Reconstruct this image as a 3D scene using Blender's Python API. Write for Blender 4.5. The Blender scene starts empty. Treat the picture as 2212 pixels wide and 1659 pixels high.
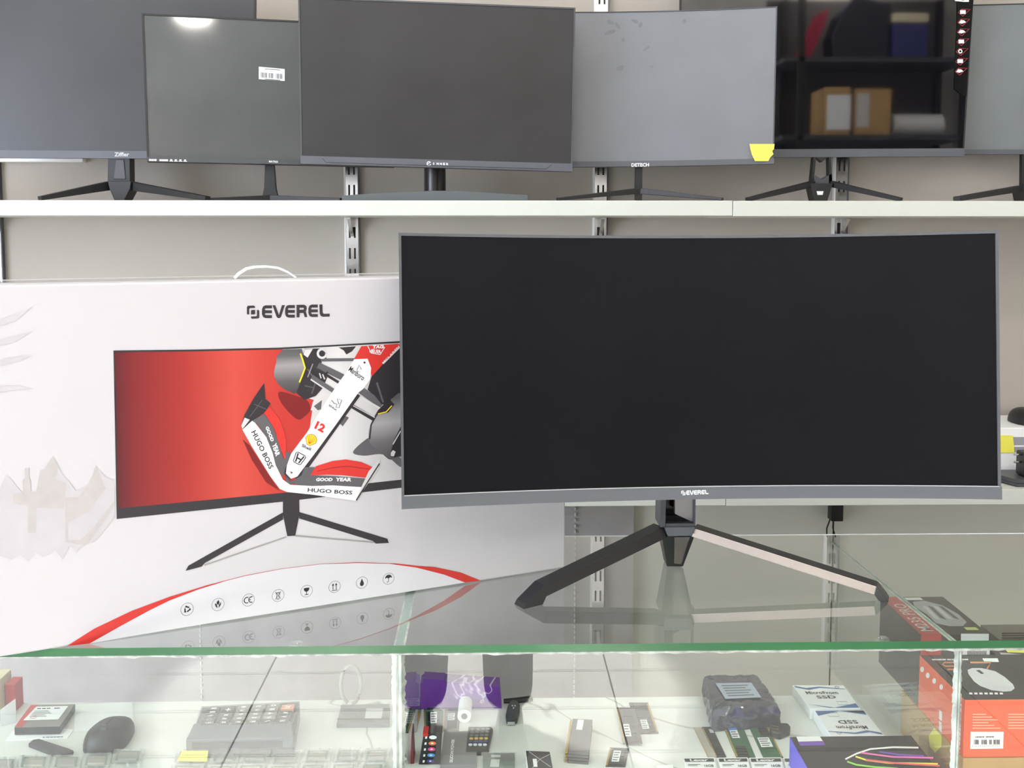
import bpy, math, random
from mathutils import Vector, Matrix, Euler
from mathutils.geometry import tessellate_polygon
random.seed(4)
V = Vector
SC = bpy.context.scene
COL = SC.collection

# ---------------------------------------------------------------- camera, world, exposure
W, H = 2212, 1659
FPX, PCX, PCY = 2200.0, 1106.0, 673.0          # focal length and principal point in photo pixels
CZ = 1.45                                       # eye height above the shop floor
ROT = Euler((math.radians(90 - 4.5), 0, math.radians(-1.2)), 'XYZ')
cam_data = bpy.data.cameras.new('camera')
cam = bpy.data.objects.new('camera', cam_data); COL.objects.link(cam)
cam.location = (0, 0, CZ); cam.rotation_euler = ROT
cam_data.sensor_width = 36; cam_data.lens = 36 * FPX / W
cam_data.shift_y = -((H / 2 - PCY) / W); cam_data.shift_x = 0
cam_data.clip_start = 0.02
SC.camera = cam
SC.view_settings.view_transform = 'Standard'; SC.view_settings.look = 'None'
SC.view_settings.gamma = 1; SC.view_settings.use_curve_mapping = False
SC.view_settings.exposure = 0.34
SC.cycles.use_denoising = True
SC.cycles.max_bounces = 10; SC.cycles.transparent_max_bounces = 32
SC.cycles.glossy_bounces = 6; SC.cycles.diffuse_bounces = 5
SC.cycles.sample_clamp_indirect = 6
world = bpy.data.worlds.new('world'); SC.world = world; world.use_nodes = True
world.node_tree.nodes['Background'].inputs[0].default_value = (0.8, 0.88, 1, 1)
world.node_tree.nodes['Background'].inputs[1].default_value = 0.3
LAMP = 60.0          # radiance of the round ceiling downlights
WINDOW = 9.0         # radiance of the frosted shop window in the left wall
SPOT = 2600.0         # watts of the unseen spot added to brighten the customer floor

# ---------------------------------------------------------------- pixel helpers
RM = ROT.to_matrix()
EYE = V((0, 0, CZ))
def ray(px, py): return RM @ V(((px - PCX) / FPX, -(py - PCY) / FPX, -1))
def P(px, py, Y): d = ray(px, py); return EYE + d * (Y / d.y)
def PZ(px, py, z): d = ray(px, py); return EYE + d * ((z - CZ) / d.z)
def PP(px, py, o, n): d = ray(px, py); return EYE + d * ((o - EYE).dot(n) / d.dot(n))

# ---------------------------------------------------------------- materials
def lin(c):
    return tuple((x / 255 / 12.92) if x / 255 <= 0.04045 else ((x / 255 + 0.055) / 1.055) ** 2.4 for x in c) + (1,)
MATS = {}
def mat(name, rgb, rough=0.5, metal=0.0, spec=0.5, var=0.0, scale=8.0, bump=0.0, bscale=200.0, coat=0.0, rvar=0.0, stretch=None, ior=1.5):
    if name in MATS: return MATS[name]
    m = bpy.data.materials.new(name); m.use_nodes = True; MATS[name] = m
    nt = m.node_tree; b = nt.nodes['Principled BSDF']
    c = lin(rgb)
    b.inputs['Base Color'].default_value = c; b.inputs['Roughness'].default_value = rough
    b.inputs['Metallic'].default_value = metal; b.inputs['Specular IOR Level'].default_value = spec
    b.inputs['Coat Weight'].default_value = coat; b.inputs['IOR'].default_value = ior
    tc = nt.nodes.new('ShaderNodeTexCoord'); mp = nt.nodes.new('ShaderNodeMapping')
    nt.links.new(tc.outputs['Object'], mp.inputs[0])
    if stretch: mp.inputs['Scale'].default_value = stretch
    n = nt.nodes.new('ShaderNodeTexNoise'); n.inputs['Scale'].default_value = scale; n.inputs['Detail'].default_value = 5
    nt.links.new(mp.outputs[0], n.inputs['Vector'])
    if var:
        r = nt.nodes.new('ShaderNodeValToRGB')
        r.color_ramp.elements[0].position = 0.3; r.color_ramp.elements[1].position = 0.7
        r.color_ramp.elements[0].color = tuple(x * (1 - var) for x in c[:3]) + (1,)
        r.color_ramp.elements[1].color = tuple(min(1, x * (1 + var)) for x in c[:3]) + (1,)
        nt.links.new(n.outputs[0], r.inputs[0]); nt.links.new(r.outputs[0], b.inputs['Base Color'])
    if rvar:
        mr = nt.nodes.new('ShaderNodeMapRange')
        mr.inputs[1].default_value = 0.3; mr.inputs[2].default_value = 0.7
        mr.inputs[3].default_value = max(0, rough - rvar); mr.inputs[4].default_value = min(1, rough + rvar)
        nt.links.new(n.outputs[0], mr.inputs[0]); nt.links.new(mr.outputs[0], b.inputs['Roughness'])
    if bump:
        n2 = nt.nodes.new('ShaderNodeTexNoise'); n2.inputs['Scale'].default_value = bscale
        nt.links.new(mp.outputs[0], n2.inputs['Vector'])
        bp = nt.nodes.new('ShaderNodeBump'); bp.inputs['Strength'].default_value = bump; bp.inputs['Distance'].default_value = 0.002
        nt.links.new(n2.outputs[0], bp.inputs['Height']); nt.links.new(bp.outputs[0], b.inputs['Normal'])
    return m
def emit(name, rgb, strength):
    m = bpy.data.materials.new(name); m.use_nodes = True; nt = m.node_tree
    b = nt.nodes['Principled BSDF']; b.inputs['Emission Color'].default_value = lin(rgb)
    b.inputs['Emission Strength'].default_value = strength; b.inputs['Base Color'].default_value = (.8, .8, .8, 1)
    return m
def glass(name, tint, f0=0.04, haze=0.0, pw_=5):
    m = bpy.data.materials.new(name); m.use_nodes = True; nt = m.node_tree
    nt.nodes.remove(nt.nodes['Principled BSDF']); out = nt.nodes['Material Output']
    lw = nt.nodes.new('ShaderNodeLayerWeight'); lw.inputs[0].default_value = 0.5
    pw = nt.nodes.new('ShaderNodeMath'); pw.operation = 'POWER'; pw.inputs[1].default_value = pw_
    nt.links.new(lw.outputs['Facing'], pw.inputs[0])
    mr = nt.nodes.new('ShaderNodeMapRange'); mr.inputs[3].default_value = f0
    nt.links.new(pw.outputs[0], mr.inputs[0])
    tr = nt.nodes.new('ShaderNodeBsdfTransparent'); tr.inputs[0].default_value = tint + (1,)
    gl = nt.nodes.new('ShaderNodeBsdfGlossy'); gl.inputs['Roughness'].default_value = 0.0; gl.inputs[0].default_value = (1, 1, 1, 1)
    mx = nt.nodes.new('ShaderNodeMixShader')
    nt.links.new(mr.outputs[0], mx.inputs[0]); nt.links.new(tr.outputs[0], mx.inputs[1]); nt.links.new(gl.outputs[0], mx.inputs[2])
    last = mx
    if haze:
        df = nt.nodes.new('ShaderNodeBsdfDiffuse'); df.inputs[0].default_value = (.85, .88, .85, 1)
        m2 = nt.nodes.new('ShaderNodeMixShader'); m2.inputs[0].default_value = haze
        nt.links.new(mx.outputs[0], m2.inputs[1]); nt.links.new(df.outputs[0], m2.inputs[2]); last = m2
    nt.links.new(last.outputs[0], out.inputs[0])
    return m
def vein_mat(name, rgb, dark, scale=3.0):
    m = mat(name, rgb, 0.25, var=0.05, scale=4)
    nt = m.node_tree; b = nt.nodes['Principled BSDF']
    tc = nt.nodes['Texture Coordinate']
    n = nt.nodes.new('ShaderNodeTexNoise'); n.inputs['Scale'].default_value = scale; n.inputs['Detail'].default_value = 4; n.inputs['Distortion'].default_value = 0.6
    nt.links.new(tc.outputs['Object'], n.inputs['Vector'])
    r = nt.nodes.new('ShaderNodeValToRGB'); cr = r.color_ramp
    cr.elements[0].position = 0.493; cr.elements[0].color = (1, 1, 1, 1)
    cr.elements[1].position = 0.5; cr.elements[1].color = (0, 0, 0, 1)
    e = cr.elements.new(0.506); e.color = (1, 1, 1, 1)
    nt.links.new(n.outputs[0], r.inputs[0])
    mx = nt.nodes.new('ShaderNodeMix'); mx.data_type = 'RGBA'
    src = b.inputs['Base Color'].links[0].from_socket
    nt.links.new(r.outputs[0], mx.inputs[0]); mx.inputs[6].default_value = lin(dark); nt.links.new(src, mx.inputs[7])
    nt.links.new(mx.outputs[2], b.inputs['Base Color'])
    return m
def ramp_mat(name, axis, p0, p1, stops, rough=0.4):
    """flat print whose ink runs along a world axis from p0 to p1"""
    m = bpy.data.materials.new(name); m.use_nodes = True; nt = m.node_tree; b = nt.nodes['Principled BSDF']
    b.inputs['Roughness'].default_value = rough
    g = nt.nodes.new('ShaderNodeNewGeometry'); s = nt.nodes.new('ShaderNodeSeparateXYZ')
    nt.links.new(g.outputs['Position'], s.inputs[0])
    mr = nt.nodes.new('ShaderNodeMapRange'); mr.inputs[1].default_value = p0; mr.inputs[2].default_value = p1
    nt.links.new(s.outputs[axis], mr.inputs[0])
    r = nt.nodes.new('ShaderNodeValToRGB'); nt.links.new(mr.outputs[0], r.inputs[0])
    cr = r.color_ramp
    cr.elements[0].position = stops[0][0]; cr.elements[0].color = lin(stops[0][1])
    cr.elements[1].position = stops[-1][0]; cr.elements[1].color = lin(stops[-1][1])
    for p, c in stops[1:-1]:
        e = cr.elements.new(p); e.color = lin(c)
    nt.links.new(r.outputs[0], b.inputs['Base Color'])
    return m

M_wall = mat('wall_paint', (181, 173, 163), 0.7, var=0.03, scale=2, bump=0.1, bscale=300)
M_board_lit = mat('wall_board_lit', (238, 235, 222), 0.6, var=0.02, scale=4, bump=0.08, bscale=500, stretch=(1, 1, 6))  # pale tone stands in for light on the lower wall
M_room = mat('room_paint', (205, 202, 198), 0.8, var=0.05)
M_ceil = mat('ceiling_paint', (232, 230, 226), 0.8, var=0.02)
M_tile = mat('floor_tile', (226, 222, 214), 0.35, var=0.04, scale=3)
M_grout = mat('tile_joint', (60, 58, 56), 0.9)
M_shelf = mat('shelf_laminate', (206, 208, 199), 0.45, var=0.02, scale=6)
M_chrome = mat('chrome', (205, 205, 205), 0.18, metal=1.0, rvar=0.08, scale=30)
M_slot = mat('slot_dark', (18, 17, 16), 0.7)
M_black = mat('black_plastic', (26, 26, 28), 0.42, bump=0.15, bscale=900)
M_blackg = mat('black_gloss', (10, 10, 11), 0.12)
M_leg = mat('black_leg', (24, 24, 27), 0.3, spec=0.6)
M_dgrey = mat('grey_plastic', (84, 86, 92), 0.42, bump=0.1, bscale=1200)
M_chin = mat('chin_grey', (94, 96, 100), 0.4, metal=0.1, bump=0.1, bscale=1500)
M_chinb = mat('chin_dark', (66, 68, 72), 0.4)
M_white = mat('white_print', (240, 240, 240), 0.5)
M_paper = mat('white_paper', (238, 240, 241), 0.7, var=0.02)
M_ink = mat('black_ink', (44, 40, 44), 0.5)
M_grayink = mat('grey_ink', (110, 110, 112), 0.5)
M_yellow = mat('yellow_note', (240, 232, 92), 0.7, var=0.03, scale=20)
M_carton = mat('carton_white', (199, 196, 199), 0.35, var=0.012, scale=7)
M_card = mat('brown_card', (186, 150, 98), 0.75, var=0.06, scale=14)
M_red = mat('red_print', (196, 44, 38), 0.4)
M_green = mat('glass_edge', (44, 100, 60), 0.2, var=0.14, scale=5, stretch=(1, 1, 1))
M_sil = mat('silicone', (178, 184, 176), 0.45, var=0.45, scale=70, bump=0.6, bscale=90, stretch=(1, 1, .5))
M_cloth = mat('grey_felt', (188, 182, 179), 0.9, var=0.07, scale=12, bump=0.1, bscale=400)
M_cream = mat('cream_wood', (226, 214, 184), 0.6, var=0.04)
M_pcb = mat('green_board', (34, 92, 58), 0.4, var=0.2, scale=60)
M_pcbd = mat('dark_board', (52, 50, 54), 0.4, var=0.2, scale=60)
M_chip = mat('chip_black', (34, 35, 38), 0.45)
M_gold = mat('gold_contact', (214, 180, 96), 0.35, metal=0.7)
M_steel = mat('lid_steel', (196, 190, 172), 0.28, metal=0.85, rvar=0.1, scale=20)
M_alu = mat('cast_aluminium', (150, 148, 144), 0.35, metal=0.7)
M_glass_top = glass('counter_glass', (0.94, 0.98, 0.95), 0.10, pw_=3)
M_glass_under = glass('counter_glass_underside', (0.97, 0.995, 0.975), 0.0, pw_=30)
M_glass_v = glass('pane_glass', (0.97, 0.99, 0.975), 0.06)
M_clear = glass('clear_plastic', (0.96, 0.97, 0.96), 0.10, haze=0.10)
M_bag = mat('antistatic_film', (112, 114, 130), 0.17, metal=0.8, bump=0.9, bscale=45, rvar=0.08, scale=30)
M_marble = vein_mat('marble', (226, 228, 224), (176, 174, 168), 2.0)

# ---------------------------------------------------------------- mesh builder
FONT_CACHE = {}
def text_mesh(s, bold):
    k = (s, bold)
    if k in FONT_CACHE: return FONT_CACHE[k]
    cu = bpy.data.curves.new('t', 'FONT'); cu.body = s; cu.size = 1; cu.offset = bold; cu.resolution_u = 2; cu.fill_mode = 'FRONT'
    ob = bpy.data.objects.new('t', cu)
    me = bpy.data.meshes.new_from_object(ob)
    vs = [(v.co.x, v.co.y) for v in me.vertices]; fs = [tuple(p.vertices) for p in me.polygons]
    bpy.data.objects.remove(ob); bpy.data.curves.remove(cu); bpy.data.meshes.remove(me)
    FONT_CACHE[k] = (vs, fs); return vs, fs

class MB:
    def __init__(s): s.v = []; s.f = []; s.m = []; s.mats = []
    def mi(s, m):
        if m not in s.mats: s.mats.append(m)
        return s.mats.index(m)
    def face(s, pts, m):
        i = len(s.v); s.v += [V(p) for p in pts]; s.f.append(tuple(range(i, i + len(pts)))); s.m.append(s.mi(m))
    def grid(s, rows, m, closed=False):
        i0 = len(s.v); n = len(rows[0])
        for r in rows: s.v += [V(p) for p in r]
        k = s.mi(m)
        for a in range(len(rows) - 1):
            for b in range(n if closed else n - 1):
                c = (b + 1) % n
                s.f.append((i0 + a * n + b, i0 + a * n + c, i0 + (a + 1) * n + c, i0 + (a + 1) * n + b)); s.m.append(k)
    def hexa(s, p, m, mtop=None, mside=None):
        """p: four bottom points (ccw seen from above) then the four above them"""
        i = len(s.v); s.v += [V(q) for q in p]; k = s.mi(m)
        fs = [(3, 2, 1, 0), (4, 5, 6, 7), (0, 1, 5, 4), (1, 2, 6, 5), (2, 3, 7, 6), (3, 0, 4, 7)]
        for j, f in enumerate(fs):
            s.f.append(tuple(i + q for q in f))
            s.m.append(s.mi(mtop) if (mtop and j == 1) else (s.mi(mside) if (mside and j > 1) else k))
    def box(s, x0, x1, y0, y1, z0, z1, m, **k):
        s.hexa([(x0, y0, z0), (x1, y0, z0), (x1, y1, z0), (x0, y1, z0), (x0, y0, z1), (x1, y0, z1), (x1, y1, z1), (x0, y1, z1)], m, **k)
    def prism(s, poly, off, m, mtop=None):
        """poly: ring of points, extruded by the vector off; the ring itself is the bottom"""
        poly = [V(p) for p in poly]; off = V(off); n = len(poly); i = len(s.v)
        s.v += poly + [p + off for p in poly]; k = s.mi(m); kt = s.mi(mtop) if mtop else k
        for t in tessellate_polygon([poly]):
            s.f.append((i + t[2], i + t[1], i + t[0])); s.m.append(k)
            s.f.append((i + n + t[0], i + n + t[1], i + n + t[2])); s.m.append(kt)
        for a in range(n):
            b = (a + 1) % n; s.f.append((i + a, i + b, i + n + b, i + n + a)); s.m.append(k)
    def poly(s, pts, m):
        pts = [V(p) for p in pts]; i = len(s.v); s.v += pts; k = s.mi(m)
        for t in tessellate_polygon([pts]): s.f.append((i + t[0], i + t[1], i + t[2])); s.m.append(k)
    def bar(s, A, B, wa, ha, wb, hb, m, side=None, up=None):
        A, B = V(A), V(B); d = (B - A).normalized()
        sd = V(side).normalized() if side else d.cross(V((0, 0, 1))).normalized()
        u = V(up).normalized() if up else sd.cross(d).normalized()
        q = []
        for (c, w, h) in ((A, wa, ha), (B, wb, hb)):
            q.append([c - sd * w / 2 - u * h / 2, c + sd * w / 2 - u * h / 2, c + sd * w / 2 + u * h / 2, c - sd * w / 2 + u * h / 2])
        s.hexa(q[0] + q[1], m)
    def tube(s, pts, r, m, n=8, cap=True):
        pts = [V(p) for p in pts]; rows = []
        rs = r if isinstance(r, (list, tuple)) else [r] * len(pts)
        for i, p in enumerate(pts):
            d = (pts[min(i + 1, len(pts) - 1)] - pts[max(i - 1, 0)]).normalized()
            a = d.cross(V((0, 0, 1)) if abs(d.z) < 0.9 else V((1, 0, 0))).normalized(); b = d.cross(a)
            rows.append([p + (a * math.cos(2 * math.pi * k / n) + b * math.sin(2 * math.pi * k / n)) * rs[i] for k in range(n)])
        s.grid(rows, m, True)
        if cap: s.face(rows[0][::-1], m); s.face(rows[-1], m)
    def text(s, string, bl, br, tl, m, off=V((0, 0, 0)), bold=0.0):
        vs, fs = text_mesh(string, bold)
        if not vs: return
        x0 = min(v[0] for v in vs); x1 = max(v[0] for v in vs); y0 = min(v[1] for v in vs); y1 = max(v[1] for v in vs)
        bl, br, tl = V(bl), V(br), V(tl); U = (br - bl) / (x1 - x0); T = (tl - bl) / (y1 - y0); i = len(s.v); k = s.mi(m)
        s.v += [bl + U * (v[0] - x0) + T * (v[1] - y0) + off for v in vs]
        for f in fs: s.f.append(tuple(i + q for q in f)); s.m.append(k)
    def build(s, name, root=None, smooth=None, bevel=0.0, label=None):
        me = bpy.data.meshes.new(name)
        o0 = root.matrix_world.translation if False else (V(root['_loc']) if root is not None and '_loc' in root else V((0, 0, 0)))
        me.from_pydata([tuple(p - o0) for p in s.v], [], s.f)
        for m in s.mats: me.materials.append(m)
        me.polygons.foreach_set('material_index', s.m)
        import bmesh
        bm = bmesh.new(); bm.from_mesh(me)
        bmesh.ops.remove_doubles(bm, verts=bm.verts, dist=1e-6)
        if smooth is not None or bevel: bmesh.ops.recalc_face_normals(bm, faces=bm.faces)
        bm.to_mesh(me); bm.free()
        if smooth is not None:
            me.shade_smooth(); me.set_sharp_from_angle(angle=math.radians(smooth))
        ob = bpy.data.objects.new(name, me); COL.objects.link(ob)
        if root is not None:
            ob.parent = root; ob['_loc'] = tuple(o0)
        if bevel:
            md = ob.modifiers.new('bevel', 'BEVEL'); md.width = bevel; md.segments = 2; md.limit_method = 'ANGLE'; md.angle_limit = 0.6
        if label: ob['label'] = label
        return ob
def thing(name, label, cat, loc, group=None):
    o = bpy.data.objects.new(name, None); COL.objects.link(o); o.location = loc; o['_loc'] = tuple(loc)
    o.empty_display_size = 0.05
    o['label'] = label; o['category'] = cat
    if group: o['group'] = group
    return o
def tag(o, label, cat, group=None):
    o['label'] = label; o['category'] = cat
    if group: o['group'] = group
    return o
def struct(o): o['kind'] = 'structure'; return o
def stroke(m, pts, w, mp, mt, off=0.0, closed=False):
    """a printed line: pts in print coordinates, mp maps (x, y, off) to the surface"""
    pts = list(pts); n = len(pts); L = []; R = []
    for i, p in enumerate(pts):
        a = pts[(i - 1) % n] if (closed or i > 0) else p
        b = pts[(i + 1) % n] if (closed or i < n - 1) else p
        dx, dy = b[0] - a[0], b[1] - a[1]; l = math.hypot(dx, dy) or 1
        nx, ny = -dy / l * w / 2, dx / l * w / 2
        L.append(mp(p[0] + nx, p[1] + ny, off)); R.append(mp(p[0] - nx, p[1] - ny, off))
    if closed: L.append(L[0]); R.append(R[0])
    m.grid([L, R], mt)
def dashes(m, mp, x0, y0, x1, y1, h, widths, mt, slant=0.0):
    """unreadable small print: a row of blocks along the line (x0, y0)-(x1, y1), each h tall, widths as fractions (negative is a gap)"""
    tot = sum(abs(w) for w in widths); t = 0.0; dx, dy = x1 - x0, y1 - y0; L = math.hypot(dx, dy); nx, ny = dy / L * h, -dx / L * h
    for w in widths:
        a, t = t, t + abs(w) / tot
        if w < 0: continue
        p, q = (x0 + dx * a, y0 + dy * a), (x0 + dx * t, y0 + dy * t); sx, sy = dx / L * slant, dy / L * slant
        m.poly([mp(p[0], p[1], 0), mp(q[0], q[1], 0), mp(q[0] + nx + sx, q[1] + ny + sy, 0), mp(p[0] + nx + sx, p[1] + ny + sy, 0)], mt)
def arc(cx, cy, r, a0, a1, n=16, ry=None):
    ry = ry or r
    return [(cx + r * math.cos(math.radians(a0 + (a1 - a0) * i / n)), cy + ry * math.sin(math.radians(a0 + (a1 - a0) * i / n))) for i in range(n + 1)]

EVEREL = [ # letters traced on a 2212 x 632 artboard
 ('p', [(138,250),(160,215),(300,212),(325,235),(325,262),(215,268),(192,290),(190,412),(150,412),(140,395)]),
 ('p', [(232,330),(250,312),(326,310),(328,395),(310,412),(232,414)]),
 ('p', [(368,310),(400,308),(420,330),(422,480),(400,505),(250,512),(232,485),(232,460),(350,455),(368,435)]),
 ('E', 482, 205, 710, 495), ('p', [(720,205),(785,203),(868,425),(935,203),(1005,200),(920,455),(895,490),(865,497),(835,490),(810,455)]),
 ('E', 1008, 200, 1230, 485),
 ('p', [(1268,195),(1440,192),(1490,220),(1503,280),(1480,345),(1515,470),(1455,475),(1425,380),(1335,378),(1335,478),(1270,480)], [(1335,262),(1335,305),(1425,303),(1438,282),(1425,262)]),
 ('E', 1538, 188, 1752, 470), ('p', [(1788,186),(1855,185),(1862,370),(1890,398),(2022,393),(2022,460),(1860,465),(1815,440),(1795,390)])]
def everel(m, mp, mt, off=0.0):
    for g in EVEREL:
        if g[0] == 'E':
            _, x0, y0, x1, y1 = g; w = x1 - x0; h = y1 - y0
            X = lambda a: x0 + a * w
            Y = lambda a: y0 + a * h
            ps = [[(X(1), Y(0)), (X(.35), Y(0)), (X(.12), Y(.08)), (X(0), Y(.3)), (X(0), Y(.7)), (X(.12), Y(.92)), (X(.35), Y(1)), (X(1), Y(1)),
                  (X(1), Y(.77)), (X(.38), Y(.77)), (X(.28), Y(.7)), (X(.34), Y(.62)), (X(1), Y(.62)), (X(1), Y(.39)), (X(.34), Y(.39)), (X(.28), Y(.3)), (X(.38), Y(.24)), (X(1), Y(.24))]]
        else: ps = g[1:]
        rings = [[mp(x, y, off) for x, y in r] for r in ps]
        flat = [q for r in rings for q in r]; i = len(m.v); m.v += flat; k = m.mi(mt)
        for t in tessellate_polygon(rings): m.f.append(tuple(i + q for q in t)); m.m.append(k)

# ---------------------------------------------------------------- planes of the place
ZG = 0.95                                   # top of the counter glass
YF = PZ(1150, 1392, ZG).y                   # its front edge
YB = PZ(1500, 1157, ZG).y                   # its back edge
YM = 1.525                                  # back edge of the marble board
ZS = P(1150, 1508, YM).z             # marble board inside the case
YW = 2.46                                   # back wall
YS = 2.15                                   # front of the wall shelves
ZU = P(1100, 433, YS).z                     # top of the upper shelf
ZU0 = P(1100, 466, YS).z
ZL = P(2150, 1057, YS).z                    # top of the lower shelf
ZL0 = P(2150, 1089, YS).z
YR = -2.6                                   # wall behind the camera
ZC = 3.3

# ================================================================ the room
b = MB(); b.box(-3.3, 3.3, YR - 0.1, YW + 0.1, -0.06, -0.004, M_grout); floor = struct(b.build('floor'))
TILE = None
for ix in range(6):
    for iy in range(15):
        x0 = -2.975 + ix * 1.12; y0 = -2.44 + iy * 0.265
        if TILE is None:
            b = MB(); b.box(0.003, 1.117, 0.003, 0.262, -0.006, 0, M_tile); t = b.build('tile', floor); TILE = t
        else:
            t = TILE.copy(); COL.objects.link(t)
        t.location = (x0, y0, 0)
b = MB(); b.box(-3.3, 3.3, YR - 0.1, YW + 0.1, ZC, ZC + 0.08, M_ceil); struct(b.build('ceiling'))
b = MB(); b.box(-3.3, 3.3, YW, YW + 0.1, 0, ZC, M_wall); wall_back = struct(b.build('wall_back'))
JX = P(1794, 1300, YW).x                              # boards below the lower shelf, lightened in place of light reaching them
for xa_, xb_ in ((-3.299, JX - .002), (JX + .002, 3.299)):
    b = MB(); b.box(xa_, xb_, YW - .008, YW, 0.001, ZL0 - .001, M_board_lit); b.build('wall_board_lit', wall_back)
b = MB()                                            # dark joint between the two boards
J = P(1794, 1300, YW); b.box(J.x - 0.002, J.x + 0.002, YW - 0.006, YW + 0.01, 0.001, ZL0 - 0.06, M_slot); b.build('board_joint', wall_back)
b = MB(); b.box(-3.38, -3.3, YR, YW, 0, ZC, M_room); struct(b.build('wall_left'))
b = MB(); b.box(3.3, 3.38, YR, YW, 0, ZC, M_room); struct(b.build('wall_right'))
b = MB(); b.box(-3.3, 3.3, YR - 0.1, YR, 0, ZC, M_room); struct(b.build('wall_front'))
# frosted shop window in the left wall, in front of the counter and outside the picture
wnd = bpy.data.objects.new('window_1', None); COL.objects.link(wnd); wnd.location = (-3.3, -0.9, 0.14); wnd['_loc'] = (-3.3, -0.9, 0.14); struct(wnd)
M_wpane = emit('frosted_daylight', (226, 236, 255), WINDOW)
for i in range(3):
    b = MB(); y0 = -2.3 + i * 0.95; b.box(-3.296, -3.288, y0 + .03, y0 + .92, .2, 2.5, M_wpane); b.build('pane', wnd)
b = MB()
for y in (-2.33, -1.38, -.43, .52): b.box(-3.3, -3.27, y, y + .06, .14, 2.56, M_black)
for z in (.14, 2.5): b.box(-3.3, -3.27, -2.33, .58, z, z + .06, M_black)
b.build('window_frame', wnd)
# round downlights
M_lamp = emit('lamp_diffuser', (255, 250, 240), LAMP)
LAMPS = [(-2.4, -2.3), (-0.9, -2.3), (0.7, -2.3), (2.4, -2.3), (-2.3, -1.6), (-0.49, -1.12), (0.75, -1.6), (2.3, -1.6), (-1.6, -0.15), (-0.2, -0.15), (1.0, -0.15), (2.3, -0.15),
         (-1.9, 1.15), (-0.65, 1.15), (0.65, 1.15), (1.9, 1.15)]
ORD = ['first', 'second', 'third', 'fourth', 'fifth', 'sixth', 'seventh', 'eighth', 'ninth', 'tenth', 'eleventh', 'twelfth']
for i, (x, y) in enumerate(LAMPS):
    t = thing('ceiling_downlight', ['leftmost', 'second', 'third', 'rightmost'][i % 4] + ' round ceiling downlight ' + ['at the far end of the shop', 'far behind the camera', 'just behind the camera', 'over the glass counter'][i // 4], 'light', (x, y, ZC), 'round ceiling downlights')
    b = MB(); ring = [(x + .115 * math.cos(a * math.pi / 8), y + .115 * math.sin(a * math.pi / 8), ZC - .002) for a in range(16)]
    b.prism([(p[0], p[1], ZC - .016) for p in ring], (0, 0, .016), M_white); b.build('trim_ring', t, 40)
    b = MB(); b.prism([(x + .095 * math.cos(a * math.pi / 8), y + .095 * math.sin(a * math.pi / 8), ZC - .020) for a in range(16)], (0, 0, .004), M_lamp); b.build('diffuser', t)
SPX, SPY = -0.22, -0.72  # spot added so the bright floor shows in the front glass
t = thing('floor_fill_fixture', 'added ceiling spot brightening the tiled floor for its reflection, outside the picture', 'light', (SPX, SPY, ZC))
b = MB(); b.tube([(SPX, SPY, ZC), (SPX, SPY, ZC - .12)], .06, M_white, 16); b.build('housing', t, 40)
ld = bpy.data.lights.new('floor_fill_lamp', 'SPOT'); ld.energy = SPOT; ld.spot_size = math.radians(30); ld.spot_blend = 0.12; ld.shadow_soft_size = 0.04
lo = bpy.data.objects.new('floor_fill_lamp', ld); COL.objects.link(lo); lo.location = (0, 0, -0.13); lo.parent = t

# ================================================================ slotted uprights and wall shelves
UPX = [P(x, 480, YW).x for x in (-8, 762, 1296, 1812)]
UL = ['at the left edge of the picture', 'above the white carton handle', 'behind the top middle of the big black monitor', 'behind the top right of the big black monitor']
for i, x in enumerate(UPX):
    t = thing('slotted_upright', 'chrome slotted shelf upright on the wall ' + UL[i], 'upright', (x, YW, ZL0 - .08), 'chrome shelf uprights')
    zlo = ZL0 - .035 if i == 3 else ZL0 + .005
    b = MB(); w = .0145
    b.box(x - w, x + w, YW - .012, YW - .0004, zlo, ZU + .6, M_chrome)
    b.box(x - w - .004, x - w, YW - .014, YW - .0004, zlo, ZU + .6, M_white)
    b.box(x + w, x + w + .003, YW - .014, YW - .0004, zlo, ZU + .6, M_dgrey)
    b.build('rail', t)
    z = zlo + 0.02; slots = []
    while z < ZU + .55:
        for s in (-1, 1):
            b = MB(); b.box(x + s * .006 - .0021, x + s * .006 + .0021, YW - .0124, YW - .004, z, z + .026, M_slot)
            if not slots: sl = b.build('slot', t); slots.append(sl); sx, sz = x + s * .006, z
            else:
                sl = slots[0].copy(); COL.objects.link(sl); sl.parent = t; sl.location = (x + s * .006 - sx, 0, z - sz)
        z += 0.05
def shelf(label, z0, z1, joint_px, ypx):
    t = thing('wall_shelf', label, 'shelf', (0, (YS + YW) / 2, z0))
    xj = P(joint_px, ypx, YS).x
    for a, c, dz in ((-2.6, xj - .0006, 0), (xj + .0006, 2.6, 0.0012)):
        b = MB(); b.box(a, c, YS, YW - .016, z0 - dz, z1 - dz * .3, M_shelf); b.build('board', t, bevel=0.0012)
    for x in UPX:
        b = MB()
        b.prism([(x - .004, YW - .013, z0 - .045), (x - .004, YW - .013, z0 - .0005), (x - .004, YW - .07, z0 - .0005), (x - .004, YW - .07, z0 - .004)], (.008, 0, 0), M_chrome)
        b.build('bracket', t)
    return t
shelf('long pale upper wall shelf carrying the row of monitors', ZU0, ZU, 1583, 450)
shelf('long pale lower wall shelf behind the big black monitor', ZL0, ZL, 1568, 1075)
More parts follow.
